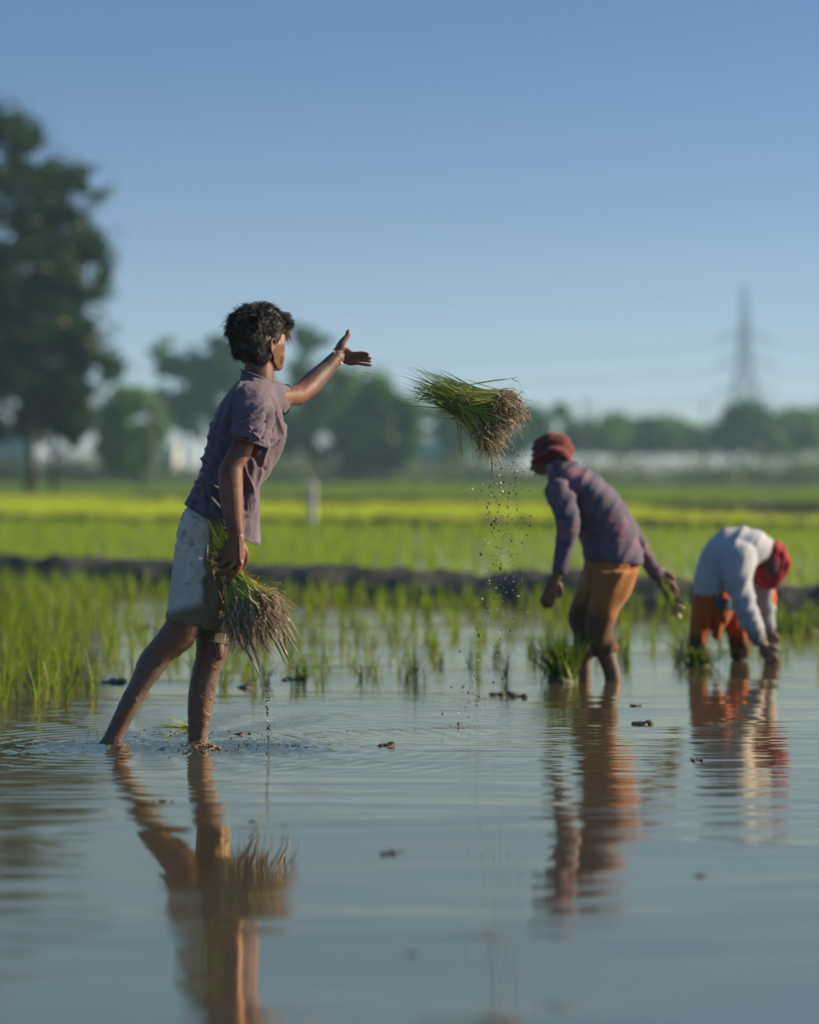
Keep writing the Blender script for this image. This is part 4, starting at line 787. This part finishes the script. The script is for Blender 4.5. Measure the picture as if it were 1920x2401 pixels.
root = empty('seedling_bundle', tuple(W(570, 1400, 8.50)), 'bundle of rice seedlings hanging from the lowered hand of the boy', 'rice bundle')
bundle(root, (546, 1345), 8.515, .035, ((505, 1245), (13, 24), 260), (.45, 1.68), 560, lambda a: 88 + 22 * np.cos((a - 1.0) * 1.2), 66, 1300,
       [([(545, 1440), (560, 1495), (590, 1545), (615, 1600)], .007), ([(570, 1450), (585, 1495), (605, 1550), (617, 1598)], .007), ([(585, 1455), (605, 1490), (625, 1520), (636, 1535)], .005), ([(610, 1455), (635, 1490), (655, 1525), (668, 1556)], .005),
        ([(630, 1450), (655, 1500), (670, 1530), (684, 1560)], .009), ([(640, 1410), (662, 1450), (685, 1490), (695, 1510)], .005), ([(645, 1395), (668, 1440), (690, 1475), (702, 1500)], .005), ([(530, 1430), (548, 1480), (575, 1520), (595, 1550)], .006),
        ([(655, 1460), (672, 1490), (692, 1520), (704, 1545)], .003), ([(650, 1440), (664, 1480), (668, 1510), (672, 1530)], .006), ([(600, 1465), (612, 1490), (625, 1515), (632, 1528)], .0035), ([(648, 1386), (660, 1378), (668, 1380), (672, 1386)], .0012)],
       yellow=[((568, 1330), (580, 1350)), ((570, 1340), (600, 1362)), ((585, 1350), (612, 1352)), ((575, 1335), (572, 1322)), ((590, 1355), (625, 1375)), ((600, 1360), (612, 1348)), ((572, 1345), (590, 1368)), ((500, 1325), (474, 1327)), ((596, 1368), (640, 1384))], lw=.0045, jc=8, ex=(26, 85, .7, .55))
# bundle standing on the mud in front of the capped worker, one in his hand, one at the feet of the planter
M_tu = leafmat('tuft_leaf', [(.05, .10, .012), (.09, .17, .02), (.20, .27, .03), (.05, .09, .012)], .35)
def tuft(P, n, hgt, sp_, wid_): 
    Pb = P + np.c_[rng.normal(0, sp_ * .3, (n, 2)), np.zeros(n)]; az = rng.uniform(0, 6.28, n); le = np.abs(rng.normal(0, sp_, n)) / hgt; o = np.c_[np.cos(az), np.sin(az), np.zeros(n)]; hh = hgt * rng.uniform(.6, 1.1, n)
    B = np.zeros((n, 3, 3)); B[:, 0] = (o * (le * .8)[:, None] + up) * hh[:, None]; B[:, 1] = (o * (le * .7)[:, None] - up * .1) * hh[:, None]; a2 = az + 1.57; B[:, 2] = np.c_[np.cos(a2), np.sin(a2), np.zeros(n)]; return strips(Pb, B, rng.uniform(.7, 1.3, n) * wid_, 4)
def mudheap(P, r_, h_):
    g = Geo(); ell(g, np.array(P), [(r_, 0, 0), (0, r_, 0), (0, 0, h_)], 20); me = g.mesh(); c = getco(me); no = getno(me); c += no * (.2 * r_ * NZ(c, 14, 14, 14, 5.))[:, None]; setco(me, c); return me
for k, (px, py, n, hh, sp_, lb) in enumerate([(1318, 1600, 360, .26, .10, 'tall tuft of seedlings set down in the mud before the capped worker'), (1640, 1560, 120, .12, .12, 'low tuft of seedlings at the feet of the white shirted planter'), (1870, 1478, 260, .16, .28, 'dark clump of seedlings by the mud bank at the right edge')]):
    p = gp(px, py); root = empty('seedling_tuft', (p[0], p[1], 0), lb, 'rice bundle'); put('leaves', qmesh(*tuft(p, n, hh, sp_, .009)), M_tu if k else M_tu, root, smooth=False)
    put('root_mat', mudheap((p[0], p[1], .0), .07 + .13 * (k == 2), .035), M_clod, root)
# ------------------------------------------------------------------ loose bits: airborne leaf, floating leaves, clods, falling mud
def one(name, pts, wid_, m_, label, cat_, d=None, group=None):
    n = len(pts); P0 = np.array([p[0] for p in pts]); T3 = np.array([p[1] for p in pts]); v = T3 - P0; B = np.zeros((n, 3, 3)); B[:, 1] = rng.normal(0, .004, (n, 3)); B[:, 0] = v - B[:, 1]; sd = np.cross(v, [0, 1, .3]); B[:, 2] = sd / np.linalg.norm(sd, axis=1)[:, None]
    return put(name, qmesh(*strips(P0, B, np.full(n, wid_), 5)), m_, smooth=False, label=label, cat=cat_, group=group)
one('flying_leaf', [(W(853, 872, 9.2), W(886, 879, 9.2))], .006, M_yl, 'single yellow green leaf in the air below the flung hand', 'leaf')
b0 = gp(450, 1716); pts = [(b0 + rng.normal(0, .008, 3) * [1, 1, .3] + [0, 0, .014], np.array(gp(a, b_)) + [0, 0, h_ + .012]) for a, b_, h_ in [(350, 1712, .01), (352, 1718, .006), (365, 1722, .004), (375, 1712, .02), (383, 1702, .035), (405, 1705, .03), (415, 1699, .045), (395, 1722, .003), (380, 1719, .008), (425, 1712, .02), (372, 1716, .012), (360, 1714, .018)]]
one('floating_seedlings', pts, .006, M_bl, 'sprig of seedlings lying on the water between the two feet', 'rice plants')
cl_list = [((268, 1600), .07, 'low grey mud lump left of the bent knee'), ((578, 1612), .075, 'ragged dark mud lump right of the front shin'), ((470, 1560), .04, 'small dark lump seen between the legs'), ((690, 1593), .05, 'soft blurred lump right of the hanging bundle'), ((1163, 1628), .055, 'flat dark lump under the falling mud'),
           ((1222, 1632), .045, 'blurred lump left of the tall tuft'), ((1500, 1697), .045, 'dark lump on open water right of the tuft reflection'), ((1630, 1783), .028, 'small round dark lump in open water at the right'), ((917, 2003), .03, 'dark lump floating in the near water, centre'), ((905, 1748), .045, 'flat dark lump just above the thin ripple line'),
           ((385, 1880), .02, 'star shaped scrap below the feet'), ((592, 1925), .014, 'tiny lump below the hanging bundle'), ((330, 1470), .06, 'pale lump among the seedlings at the left'), ((1640, 2055), .016, 'tiny lump far right in the near water'), ((968, 2237), .013, 'tiny lump near the bottom centre'), ((1488, 1655), .03, 'small lump above the big dark lump at the right'), ((560, 1722), .03, 'ragged lump right behind the front ankle')]
for (p, r_, lb) in cl_list:
    r_ *= .8
    q = gp(*p); g = Geo(); ell(g, q, [(r_ * .8, 0, 0), (0, r_ * 1.2, 0), (0, 0, r_ * .09)], 20)
    for k in range(8): a_ = rng.normal(0, .62, 2); ell(g, q + [a_[0] * r_, a_[1] * r_, .1 * r_], [(r_ * .3, 0, 0), (0, r_ * .4, 0), (0, 0, r_ * rng.uniform(.08, .17))], 10)
    me = remesh(g, r_ / 14, 1); c = getco(me); no = getno(me); c += no * (r_ * .35 * NZ(c, .9 / r_, .9 / r_, .9 / r_, 3.) + r_ * .12 * NZ(c, 4 / r_, 4 / r_, 4 / r_, 3.))[:, None]; setco(me, c)
    put('mud_lump', me, M_clod, label=lb, cat='mud lump', group='mud lumps in the flooded paddy')
# falling drops
py_ = np.concatenate([rng.uniform(1040, 1702, 430), rng.uniform(1090, 1400, 230)]); cxp = np.interp(py_, [1040, 1150, 1400, 1550, 1702], [1195, 1185, 1172, 1130, 1085]); sg = np.interp(py_, [1040, 1200, 1450, 1700], [23, 29, 31, 30])
px_ = cxp + rng.normal(0, 1, len(py_)) * sg; dd = 9.25 + rng.normal(0, .04, len(py_)) + .15 * sst(py_, 1500, 1702)
dd = np.minimum(dd, F * (H - .004) / (py_ - HZ).clip(1)); C = np.stack([(px_ - 960) * dd / F, dd, H - (py_ - HZ) * dd / F], 1); rr = np.exp(rng.normal(math.log(.0018), .5, len(C))).clip(.0008, .0055)
v1 = blobs(C, rr, 1.25)
thread = [(1153, 1130), (1150, 1142), (1152, 1152), (1146, 1166), (1143, 1178), (1142, 1190), (1147, 1200), (1143, 1210)]; nf = 520; yf = rng.uniform(1060, 1702, nf); xf = np.interp(yf, [1040, 1150, 1400, 1550, 1702], [1190, 1182, 1168, 1128, 1085]) + rng.normal(0, 34, nf); v3 = blobs(np.array([W(a, b_, min(9.25 + rng.normal(0, .04), F * (H - .004) / (b_ - HZ)) if b_ > 1150 else 9.25) for a, b_ in zip(xf, yf)]), rng.uniform(.0007, .0013, nf), 1.2)
C2 = np.array([W(a, b_, 9.25) for a, b_ in thread for _ in range(3)]) + rng.normal(0, .004, (24, 3)); v2 = blobs(C2, rng.uniform(.0015, .0035, 24), 1.8)
put('falling_mud', qmesh(*cat2(v1, v2, v3)), M_drop, kind='stuff', label='spray of dark mud drops falling from the thrown bundle', cat='mud drops')
yb = rng.uniform(1590, 1745, 60); xb = 626 + (yb - 1590) * .03 + rng.normal(0, 2.2, 60); C = np.array([W(a, b_, 8.62) for a, b_ in zip(xb, yb)])
ya = rng.uniform(1520, 1730, 70); xa = 650 + rng.normal(0, 22, 70); C2 = np.array([W(a, b_, 8.55) for a, b_ in zip(xa, ya)])
put('dripping_mud', qmesh(*cat2(blobs(C, rng.uniform(.0018, .0036, 60), 1.6), blobs(C2, rng.uniform(.0009, .002, 70), 1.3))), M_drop, kind='stuff', label='drops of mud falling from the hanging bundle', cat='mud drops')
# churned mud round the feet and the small splash line behind
n = 2200; xx = rng.uniform(170, 720, n); yy = 1757 + 4 * np.sin(xx / 60) + rng.normal(0, 2.6, n); C = np.array([gp(a, b_) for a, b_ in zip(xx, yy)]); C[:, 2] += np.abs(rng.normal(0, .006, n)) * np.exp(-((xx - 520) / 200) ** 2) ; a1 = blobs(C, np.exp(rng.normal(math.log(.0026), .4, n)).clip(.001, .007), .8, .4)
n = 900; xx = rng.uniform(200, 640, n); yy = rng.uniform(1712, 1762, n); C = np.array([gp(a, b_) for a, b_ in zip(xx, yy)]); C[:, 2] += .0; a2 = blobs(C, np.exp(rng.normal(math.log(.0022), .4, n)).clip(.001, .006), .6, .4)
put('churned_mud', qmesh(*cat2(a1, a2)), M_clod, kind='stuff', label='churned up mud and splashes round the feet of the boy', cat='mud')
n = 300; xx = np.concatenate([rng.uniform(700, 1130, n // 2), rng.normal(1080, 30, n // 2)]); yy = np.interp(xx, [640, 900, 1130], [1722, 1712, 1704]) + rng.normal(0, 1.3, n); C = np.array([gp(a, b_) for a, b_ in zip(xx, yy)]); C[:, 2] += .0
M_foam = simple('muddy_foam', [(.3, (.16, .13, .09)), (.7, (.28, .23, .16))], 40, .5, 0)
put('ripple_scum', qmesh(*blobs(C, rng.uniform(.001, .004, n), .45, .4)), M_foam, kind='stuff', label='thin line of scum and splashes where the falling mud lands', cat='mud')

# ------------------------------------------------------------------ the capped worker, bending
M_w2 = None
def flower():
    m, n, l, b = newmat('printed_purple_cloth'); f = noi(n, l, 5, 4); c = ramp(n, l, f, [(.3, (.060, .060, .10)), (.7, (.10, .085, .13))])
    k = ramp(n, l, noi(n, l, 9, 4, .6), [(.54, (0,) * 3), (.66, (.75,) * 3)]); l.new(mixc(n, l, k, c, (.26, .12, .14)), b.inputs['Base Color']); b.inputs['Roughness'].default_value = .85; return m
M_w2 = flower()
g = Geo(); D2 = 11.5
Wc = lambda x, y, d=D2: W(x, y, d)
ell(g, Wc(1292, 1062), [(.078, 0, .03), (0, .075, 0), (-.03, 0, .085)], 20)
hull(g, [Wc(*p) for p in [(1262, 1070, D2 - .05), (1262, 1070, D2 + .05), (1290, 1105, D2 - .05), (1290, 1105, D2 + .05), (1248, 1100, D2 - .03), (1248, 1100, D2 + .03), (1256, 1112, D2 - .02), (1256, 1112, D2 + .02), (1275, 1116, D2)]])
hull(g, [Wc(*p) for p in [(1248, 1084, D2 - .012), (1248, 1084, D2 + .012), (1239, 1100, D2 - .012), (1239, 1100, D2 + .012), (1252, 1106, D2)]])
for s_ in (-1, 1): ell(g, Wc(1298, 1085, D2 + s_ * .078), [(.014, 0, 0), (0, .008, 0), (0, 0, .026)], 10)
loft(g, [LR(1270, 1085, 1322, 1070, D2, .055), LR(1290, 1125, 1345, 1092, D2, .075)], 20, 4)
S2 = [LR(1374, 1313, 1507, 1324, D2, .15), LR(1367, 1296, 1504, 1300, D2, .155), LR(1357, 1265, 1496, 1264, D2, .15), LR(1343, 1225, 1480, 1215, D2, .15), LR(1322, 1185, 1458, 1176, D2, .16), LR(1298, 1150, 1430, 1143, D2, .175), LR(1285, 1125, 1390, 1112, D2, .16), LR(1283, 1108, 1348, 1084, D2, .10), LR(1284, 1100, 1328, 1076, D2, .07)]
loft(g, [shrink(r, .85, .02) for r in S2], 24, 4)
A1 = [((1310, 1150, D2 - .14), .055), ((1328, 1205, D2 - .19), .044), ((1330, 1250, D2 - .2), .038), ((1322, 1295, D2 - .2), .033), ((1312, 1335, D2 - .2), .027), ((1303, 1355, D2 - .2), .024)]
A2 = [((1400, 1185, D2 + .08), .048), ((1462, 1228, D2 + .17), .036), ((1497, 1275, D2 + .2), .029), ((1521, 1322, D2 + .22), .025), ((1540, 1344, D2 + .22), .024)]
for A in (A1, A2): tube(g, [Wc(*p) for p, _ in A], [r_ for _, r_ in A], 16, 4)
def hand(x, y, d, dx, dy, sc=1.0):
    u = nrm([dx, 0, -dy]); v = nrm(np.cross(u, (0, 1, 0))); p = W(x, y, d)
    rings = [[p + u * .0, v * .024 * sc, np.array([0, .016, 0]) * sc, 2], [p + u * .045 * sc, v * .037 * sc, np.array([0, .016, 0]) * sc, 2], [p + u * .085 * sc, v * .036 * sc, np.array([0, .013, 0]) * sc, 2]]; loft(g, rings, 14, 3)
    for i, (o, L) in enumerate(((-.028, .058), (-.010, .072), (.009, .075), (.027, .068))):
        q = p + u * .08 * sc + v * o * sc; tube(g, [q, q + u * L * .5 * sc + [0, .006, 0], q + u * L * .85 * sc + np.array([0, .022, 0]), q + u * L * sc + [0, .038, 0]], [.0095 * sc, .009 * sc, .008 * sc, .0065 * sc], 8, 3)
    q = p + u * .03 * sc + v * .03 * sc; tube(g, [q, q + u * .03 + v * .018, q + u * .055 + v * .016 + [0, .01, 0]], [.013 * sc, .011 * sc, .009 * sc], 8, 3)
hand(1303, 1352, D2 - .2, -.35, 1); hand(1540, 1342, D2 + .22, .75, 1)
L1 = [LR(1395, 1340, 1480, 1340, D2 - .07, .09), LR(1400, 1390, 1466, 1392, D2 - .08, .08), LR(1385, 1440, 1438, 1436, D2 - .08, .065), LR(1382, 1485, 1428, 1482, D2 - .08, .055), LR(1394, 1530, 1440, 1520, D2 - .08, .05), LR(1414, 1580, 1454, 1578, D2 - .08, .04), LR(1420, 1630, 1462, 1630, D2 - .08, .04)]
L2 = [LR(1375, 1340, 1450, 1340, D2 + .08, .09), LR(1352, 1415, 1410, 1418, D2 + .08, .075), LR(1343, 1455, 1392, 1456, D2 + .08, .06), LR(1348, 1490, 1390, 1492, D2 + .08, .052), LR(1350, 1540, 1386, 1540, D2 + .08, .045), LR(1352, 1600, 1384, 1600, D2 + .08, .038), LR(1352, 1630, 1384, 1630, D2 + .08, .038)]
for L in (L1, L2): loft(g, L, 20, 4)
me = remesh(g, .0055, 3); c = getco(me); _, py = PX(c); attr(me, 'mud', .8 * sst(py, 1490, 1530) + .4 * (py > 1345) * (py < 1480))
p2 = put('person', me, M_skin2, label='bending worker in a dark red cap, printed purple shirt and ochre trousers', cat='person')
g = Geo(); core = [reent(S2[2], .6, 0, np.zeros(3)), reent(S2[1], .88, 0, np.zeros(3)), reent(S2[0], .94, 0, np.array([0, 0, .01]))]
loft(g, core + S2, 36, 5)
for A in (A1, A2): tube(g, [Wc(*p) for p, _ in A[:5]], [r_ * 1.08 + .005 for _, r_ in A[:5]], 18, 4)
me = remesh(g, .0065, 3); c = getco(me); no = getno(me); px, py = PX(c); c += no * (.009 * ridge(n2d((px + .6 * py) / 34, (py - .6 * px) / 130, 2.)) + .002 * ridge(n2d(py / 24, px / 60, 5.)))[:, None]; setco(me, c); put('shirt', me, M_w2, p2)
g = Geo(); cr_ = [LR(1280, 1112, 1332, 1072, D2, .082), LR(1272, 1098, 1320, 1062, D2, .072)]; loft(g, [[cr_[1][0], cr_[1][1] * .9, cr_[1][2] * .9, 2.2], [cr_[0][0], cr_[0][1] * .9, cr_[0][2] * .9, 2.2], cr_[0], cr_[1], [cr_[1][0], cr_[1][1] * .9, cr_[1][2] * .9, 2.2]], 28, 3)
put('collar', g.mesh(), simple('lilac_collar', [(.3, (.25, .25, .38)), (.7, (.34, .33, .48))], 9, .85, 0), p2)
g = Geo(); TR2 = [LR(1384, 1290, 1495, 1300, D2, .13), LR(1370, 1330, 1494, 1330, D2, .15), LR(1368, 1362, 1478, 1362, D2, .14), LR(1366, 1385, 1466, 1388, D2, .12)]
loft(g, TR2, 28, 4); gx = lambda L, k: [[r[0], r[1] * k, r[2] * k, r[3]] for r in L]
t1 = gx(L1[:5], 1.3) + [[L1[4][0] + (L1[5][0] - L1[4][0]) * .1, L1[4][1] * 1.15, L1[4][2] * 1.15, 2.2]]; t2 = gx(L2[:5], 1.32); loft(g, t1, 24, 4); loft(g, t2, 24, 4)
me = remesh(g, .0065, 3); c = getco(me); no = getno(me); px, py = PX(c); c += no * (.010 * ridge(n2d((px + .4 * py) / 26, py / 120, 2.)))[:, None]; setco(me, c); attr(me, 'stain', np.clip(sst(py + 14 * n2d(px / 20, py / 20, 3.) - .55 * (px - 1400), 1400, 1470), 0, 1) * .85)
put('trousers', me, cloth('ochre_cloth', (.36, .155, .045), (.26, .105, .03), (.06, .035, .022)), p2)
g = Geo(); ell(g, Wc(1296, 1056), [(.096, 0, .02), (0, .088, 0), (-.02, 0, .080)], 24); ell(g, Wc(1270, 1068), [(.036, 0, .03), (0, .082, 0), (-.03, 0, .030)], 18); tube(g, [Wc(1330, 1078, D2 - .05), Wc(1318, 1064, D2 - .085), Wc(1292, 1058, D2 - .095), Wc(1268, 1072, D2 - .085), Wc(1252, 1084, D2 - .045)], [.016, .02, .022, .02, .014], 10, 3); ell(g, Wc(1312, 1068), [(.05, 0, .0), (0, .08, 0), (0, 0, .05)], 18)
me = remesh(g, .006, 3); c = getco(me); no = getno(me); px, py = PX(c); c += no * (.009 * ridge(n2d((py + .5 * px) / 13, px / 60, 2.)))[:, None]; setco(me, c)
put('cap', me, cloth('dark_red_wool', (.17, .036, .036), (.09, .02, .02)), p2)
root = empty('seedling_bundle', tuple(Wc(1565, 1400, D2 + .2)), 'limp bundle of seedlings trailing from the rear hand of the capped worker', 'rice bundle')
n = 160; q = np.c_[rng.normal(1556, 5, n), rng.normal(1368, 6, n)]; P0 = np.array([Wc(a, b_, D2 + .22 + rng.normal(0, .02)) for a, b_ in q]); T3 = np.array([Wc(rng.normal(1580, 9), rng.normal(1425, 12), D2 + .22 + rng.normal(0, .04)) for _ in range(n)]); T3[:50] = np.array([Wc(rng.normal(1532, 8), rng.normal(1325, 14), D2 + .24 + rng.normal(0, .03)) for _ in range(50)])
v = T3 - P0; B = np.zeros((n, 3, 3)); B[:, 1] = rng.normal(0, .01, (n, 3)); B[:, 0] = v - B[:, 1]; sd = np.cross(v, rv(n)); B[:, 2] = sd / np.linalg.norm(sd, axis=1)[:, None]; put('leaves', qmesh(*strips(P0, B, np.full(n, .006), 4)), M_bl, root, smooth=False)
g = Geo()
for k in range(26): ell(g, Wc(rng.normal(1582, 7), rng.normal(1422, 9), D2 + .22), [rv(1)[0] * .016, rv(1)[0] * .012, rv(1)[0] * .02], 8)
put('root_mat', g.mesh(), M_rt, root)

# ------------------------------------------------------------------ the planter in white, bent double
D3 = 12.6; g = Geo(); Wd = lambda x, y, d=D3: W(x, y, d)
ell(g, Wd(1806, 1325), [(.07, 0, -.03), (0, .075, 0), (.04, 0, .095)], 20); ell(g, Wd(1792, 1352), [(.05, 0, 0), (0, .05, 0), (0, 0, .06)], 16); ell(g, Wd(1784, 1366), [(.016, 0, 0), (0, .014, 0), (0, 0, .014)], 10)
tube(g, [Wd(1770, 1290), Wd(1800, 1310)], [.06, .055], 14, 3)
S3 = [LR(1629, 1398, 1718, 1418, D3, .14), LR(1632, 1350, 1706, 1375, D3, .15), LR(1648, 1290, 1712, 1345, D3, .16), LR(1688, 1248, 1725, 1346, D3, .175), LR(1733, 1235, 1742, 1346, D3, .18), LR(1778, 1246, 1754, 1336, D3, .17), LR(1806, 1266, 1768, 1326, D3, .12), LR(1814, 1286, 1788, 1322, D3, .07)]
loft(g, [shrink(r, .85, .02) for r in S3], 24, 4)
B1 = [((1730, 1300, D3 - .14), .07), ((1730, 1360, D3 - .2), .052), ((1745, 1420, D3 - .22), .043), ((1762, 1465, D3 - .22), .035), ((1780, 1500, D3 - .22), .028), ((1786, 1512, D3 - .22), .025)]
B2 = [((1775, 1300, D3 + .15), .06), ((1790, 1365, D3 + .2), .035), ((1796, 1420, D3 + .2), .03), ((1798, 1460, D3 + .2), .026), ((1799, 1475, D3 + .2), .023)]
for A in (B1, B2): tube(g, [Wd(*p) for p, _ in A], [r_ for _, r_ in A], 16, 4)
hand(1785, 1508, D3 - .22, .6, 1); hand(1799, 1473, D3 + .2, .1, 1)
Q1 = [LR(1630, 1395, 1680, 1400, D3 - .05, .09), LR(1626, 1450, 1662, 1450, D3 - .06, .07), LR(1620, 1505, 1650, 1505, D3 - .06, .05), LR(1620, 1550, 1646, 1550, D3 - .06, .04), LR(1620, 1600, 1646, 1600, D3 - .06, .04)]
Q2 = [LR(1672, 1395, 1726, 1405, D3 + .08, .09), LR(1698, 1450, 1742, 1450, D3 + .08, .08), LR(1714, 1505, 1750, 1505, D3 + .06, .055), LR(1716, 1550, 1748, 1550, D3 + .06, .045), LR(1716, 1600, 1748, 1600, D3 + .06, .045)]
for L in (Q1, Q2): loft(g, L, 20, 4)
me = remesh(g, .006, 3); c = getco(me); _, py = PX(c); attr(me, 'mud', .9 * sst(py, 1470, 1520)); p3 = put('person', me, M_skin2, label='planter bent double in a white shirt and red headscarf, hand in the water', cat='person')
g = Geo(); core = [reent(S3[1], .7, 0, np.zeros(3)), reent(S3[0], .93, 0, np.array([0, 0, .01]))]; loft(g, core + S3, 36, 5)
for A in (B1, B2): tube(g, [Wd(*p) for p, _ in A[:5]], [r_ * 1.25 + .005 for _, r_ in A[:5]], 18, 4)
me = remesh(g, .007, 3); c = getco(me); no = getno(me); px, py = PX(c); c += no * (.009 * ridge(n2d((px + .5 * py) / 30, (py - .5 * px) / 110, 2.)))[:, None]; setco(me, c); attr(me, 'stain', .75 * sst(py, 1465, 1500)); put('shirt', me, cloth('white_cotton', (.44, .47, .50), (.33, .36, .40), (.10, .09, .08)), p3)
g = Geo(); ell(g, Wd(1804, 1324), [(.098, 0, -.02), (0, .10, 0), (.03, 0, .122)], 24); tube(g, [Wd(1806, 1280, D3 - .07), Wd(1838, 1310, D3 - .06), Wd(1838, 1345, D3 - .06), Wd(1806, 1370, D3 - .06), Wd(1774, 1350, D3 - .07), Wd(1774, 1305, D3 - .07), Wd(1806, 1280, D3 - .07)], [.022] * 7, 12, 3)
me = remesh(g, .006, 3); c = getco(me); no = getno(me); px, py = PX(c); c += no * (.011 * ridge(n2d((px + .4 * py) / 17, py / 60, 2.)))[:, None]; setco(me, c); put('headscarf', me, cloth('red_scarf', (.36, .022, .035), (.2, .012, .02)), p3)
g = Geo(); ell(g, Wd(1806, 1328, D3 - .065), [(.052, 0, 0), (0, .05, 0), (0, 0, .068)], 18); put('dark_centre', g.mesh(), simple('dark_centre_tone', [(.3, (.035, .018, .025)), (.7, (.08, .04, .05))], 14, .9, .3), p3)  # dark oval filling the middle of the headscarf
g = Geo(); loft(g, [LR(1640, 1378, 1712, 1392, D3, .15), LR(1628, 1398, 1722, 1412, D3, .15), LR(1640, 1432, 1716, 1432, D3 - .02, .13), LR(1664, 1466, 1700, 1462, D3 - .05, .06), LR(1668, 1498, 1684, 1496, D3 - .05, .03)], 28, 4); loft(g, gx(Q1[:3], 1.3) + [[Q1[3][0] + [0, 0, .02], Q1[3][1] * 1.25, Q1[3][2] * 1.25, 2.2]], 24, 4); loft(g, gx(Q2[:3], 1.25) + [[Q2[3][0] + [0, 0, .02], Q2[3][1] * 1.2, Q2[3][2] * 1.2, 2.2]], 24, 4)
me = remesh(g, .0065, 3); c = getco(me); no = getno(me); px, py = PX(c); c += no * (.009 * ridge(n2d(px / 14, py / 90, 2.)))[:, None]; setco(me, c); attr(me, 'stain', np.clip(sst(py + 10 * n2d(px / 12, py / 20, 4.), 1470, 1520) + .5 * (c[:, 1] > D3 + .03), 0, 1)); put('trousers', me, cloth('orange_cloth', (.48, .10, .015), (.32, .06, .01), (.05, .035, .015)), p3)  # mask darkens the lower legs, and the far half throughout
g = Geo(); loft(g, [LR(1636, 1392, 1722, 1404, D3, .165), LR(1634, 1410, 1724, 1420, D3, .165), LR(1640, 1426, 1720, 1432, D3, .155)], 28, 3); put('waist_sash', g.mesh(), simple('teal_sash', [(.3, (.03, .06, .09)), (.7, (.06, .13, .17))], 12, .8, .2), p3)
g = Geo(); tube(g, [Wd(1800, 1382, D3 + .2), Wd(1803, 1408, D3 + .2), Wd(1800, 1425, D3 + .2)], [.035, .036, .030], 12, 3); put('sleeve_cloth', g.mesh(), simple('orange_sleeve', [(.3, (.55, .12, .02)), (.7, (.65, .16, .03))], 12, .8, .2), p3)

# ------------------------------------------------------------------ haze
g = Geo(); boxg(g, (-950, -60, -1.2), (950, 950, 50)); me = g.mesh()
hm = bpy.data.materials.new('haze_air'); hm.use_nodes = True; hn = hm.node_tree.nodes; hn.remove(hn['Principled BSDF']); pv = hn.new('ShaderNodeVolumePrincipled')
pv.inputs['Color'].default_value = (.52, .86, 1.0, 1); pv.inputs['Density'].default_value = .0006; pv.inputs['Anisotropy'].default_value = .2; hm.node_tree.links.new(pv.outputs[0], hn['Material Output'].inputs['Volume'])
hz = put('haze', me, hm, smooth=False, origin=(0, 0, 0), kind='stuff')
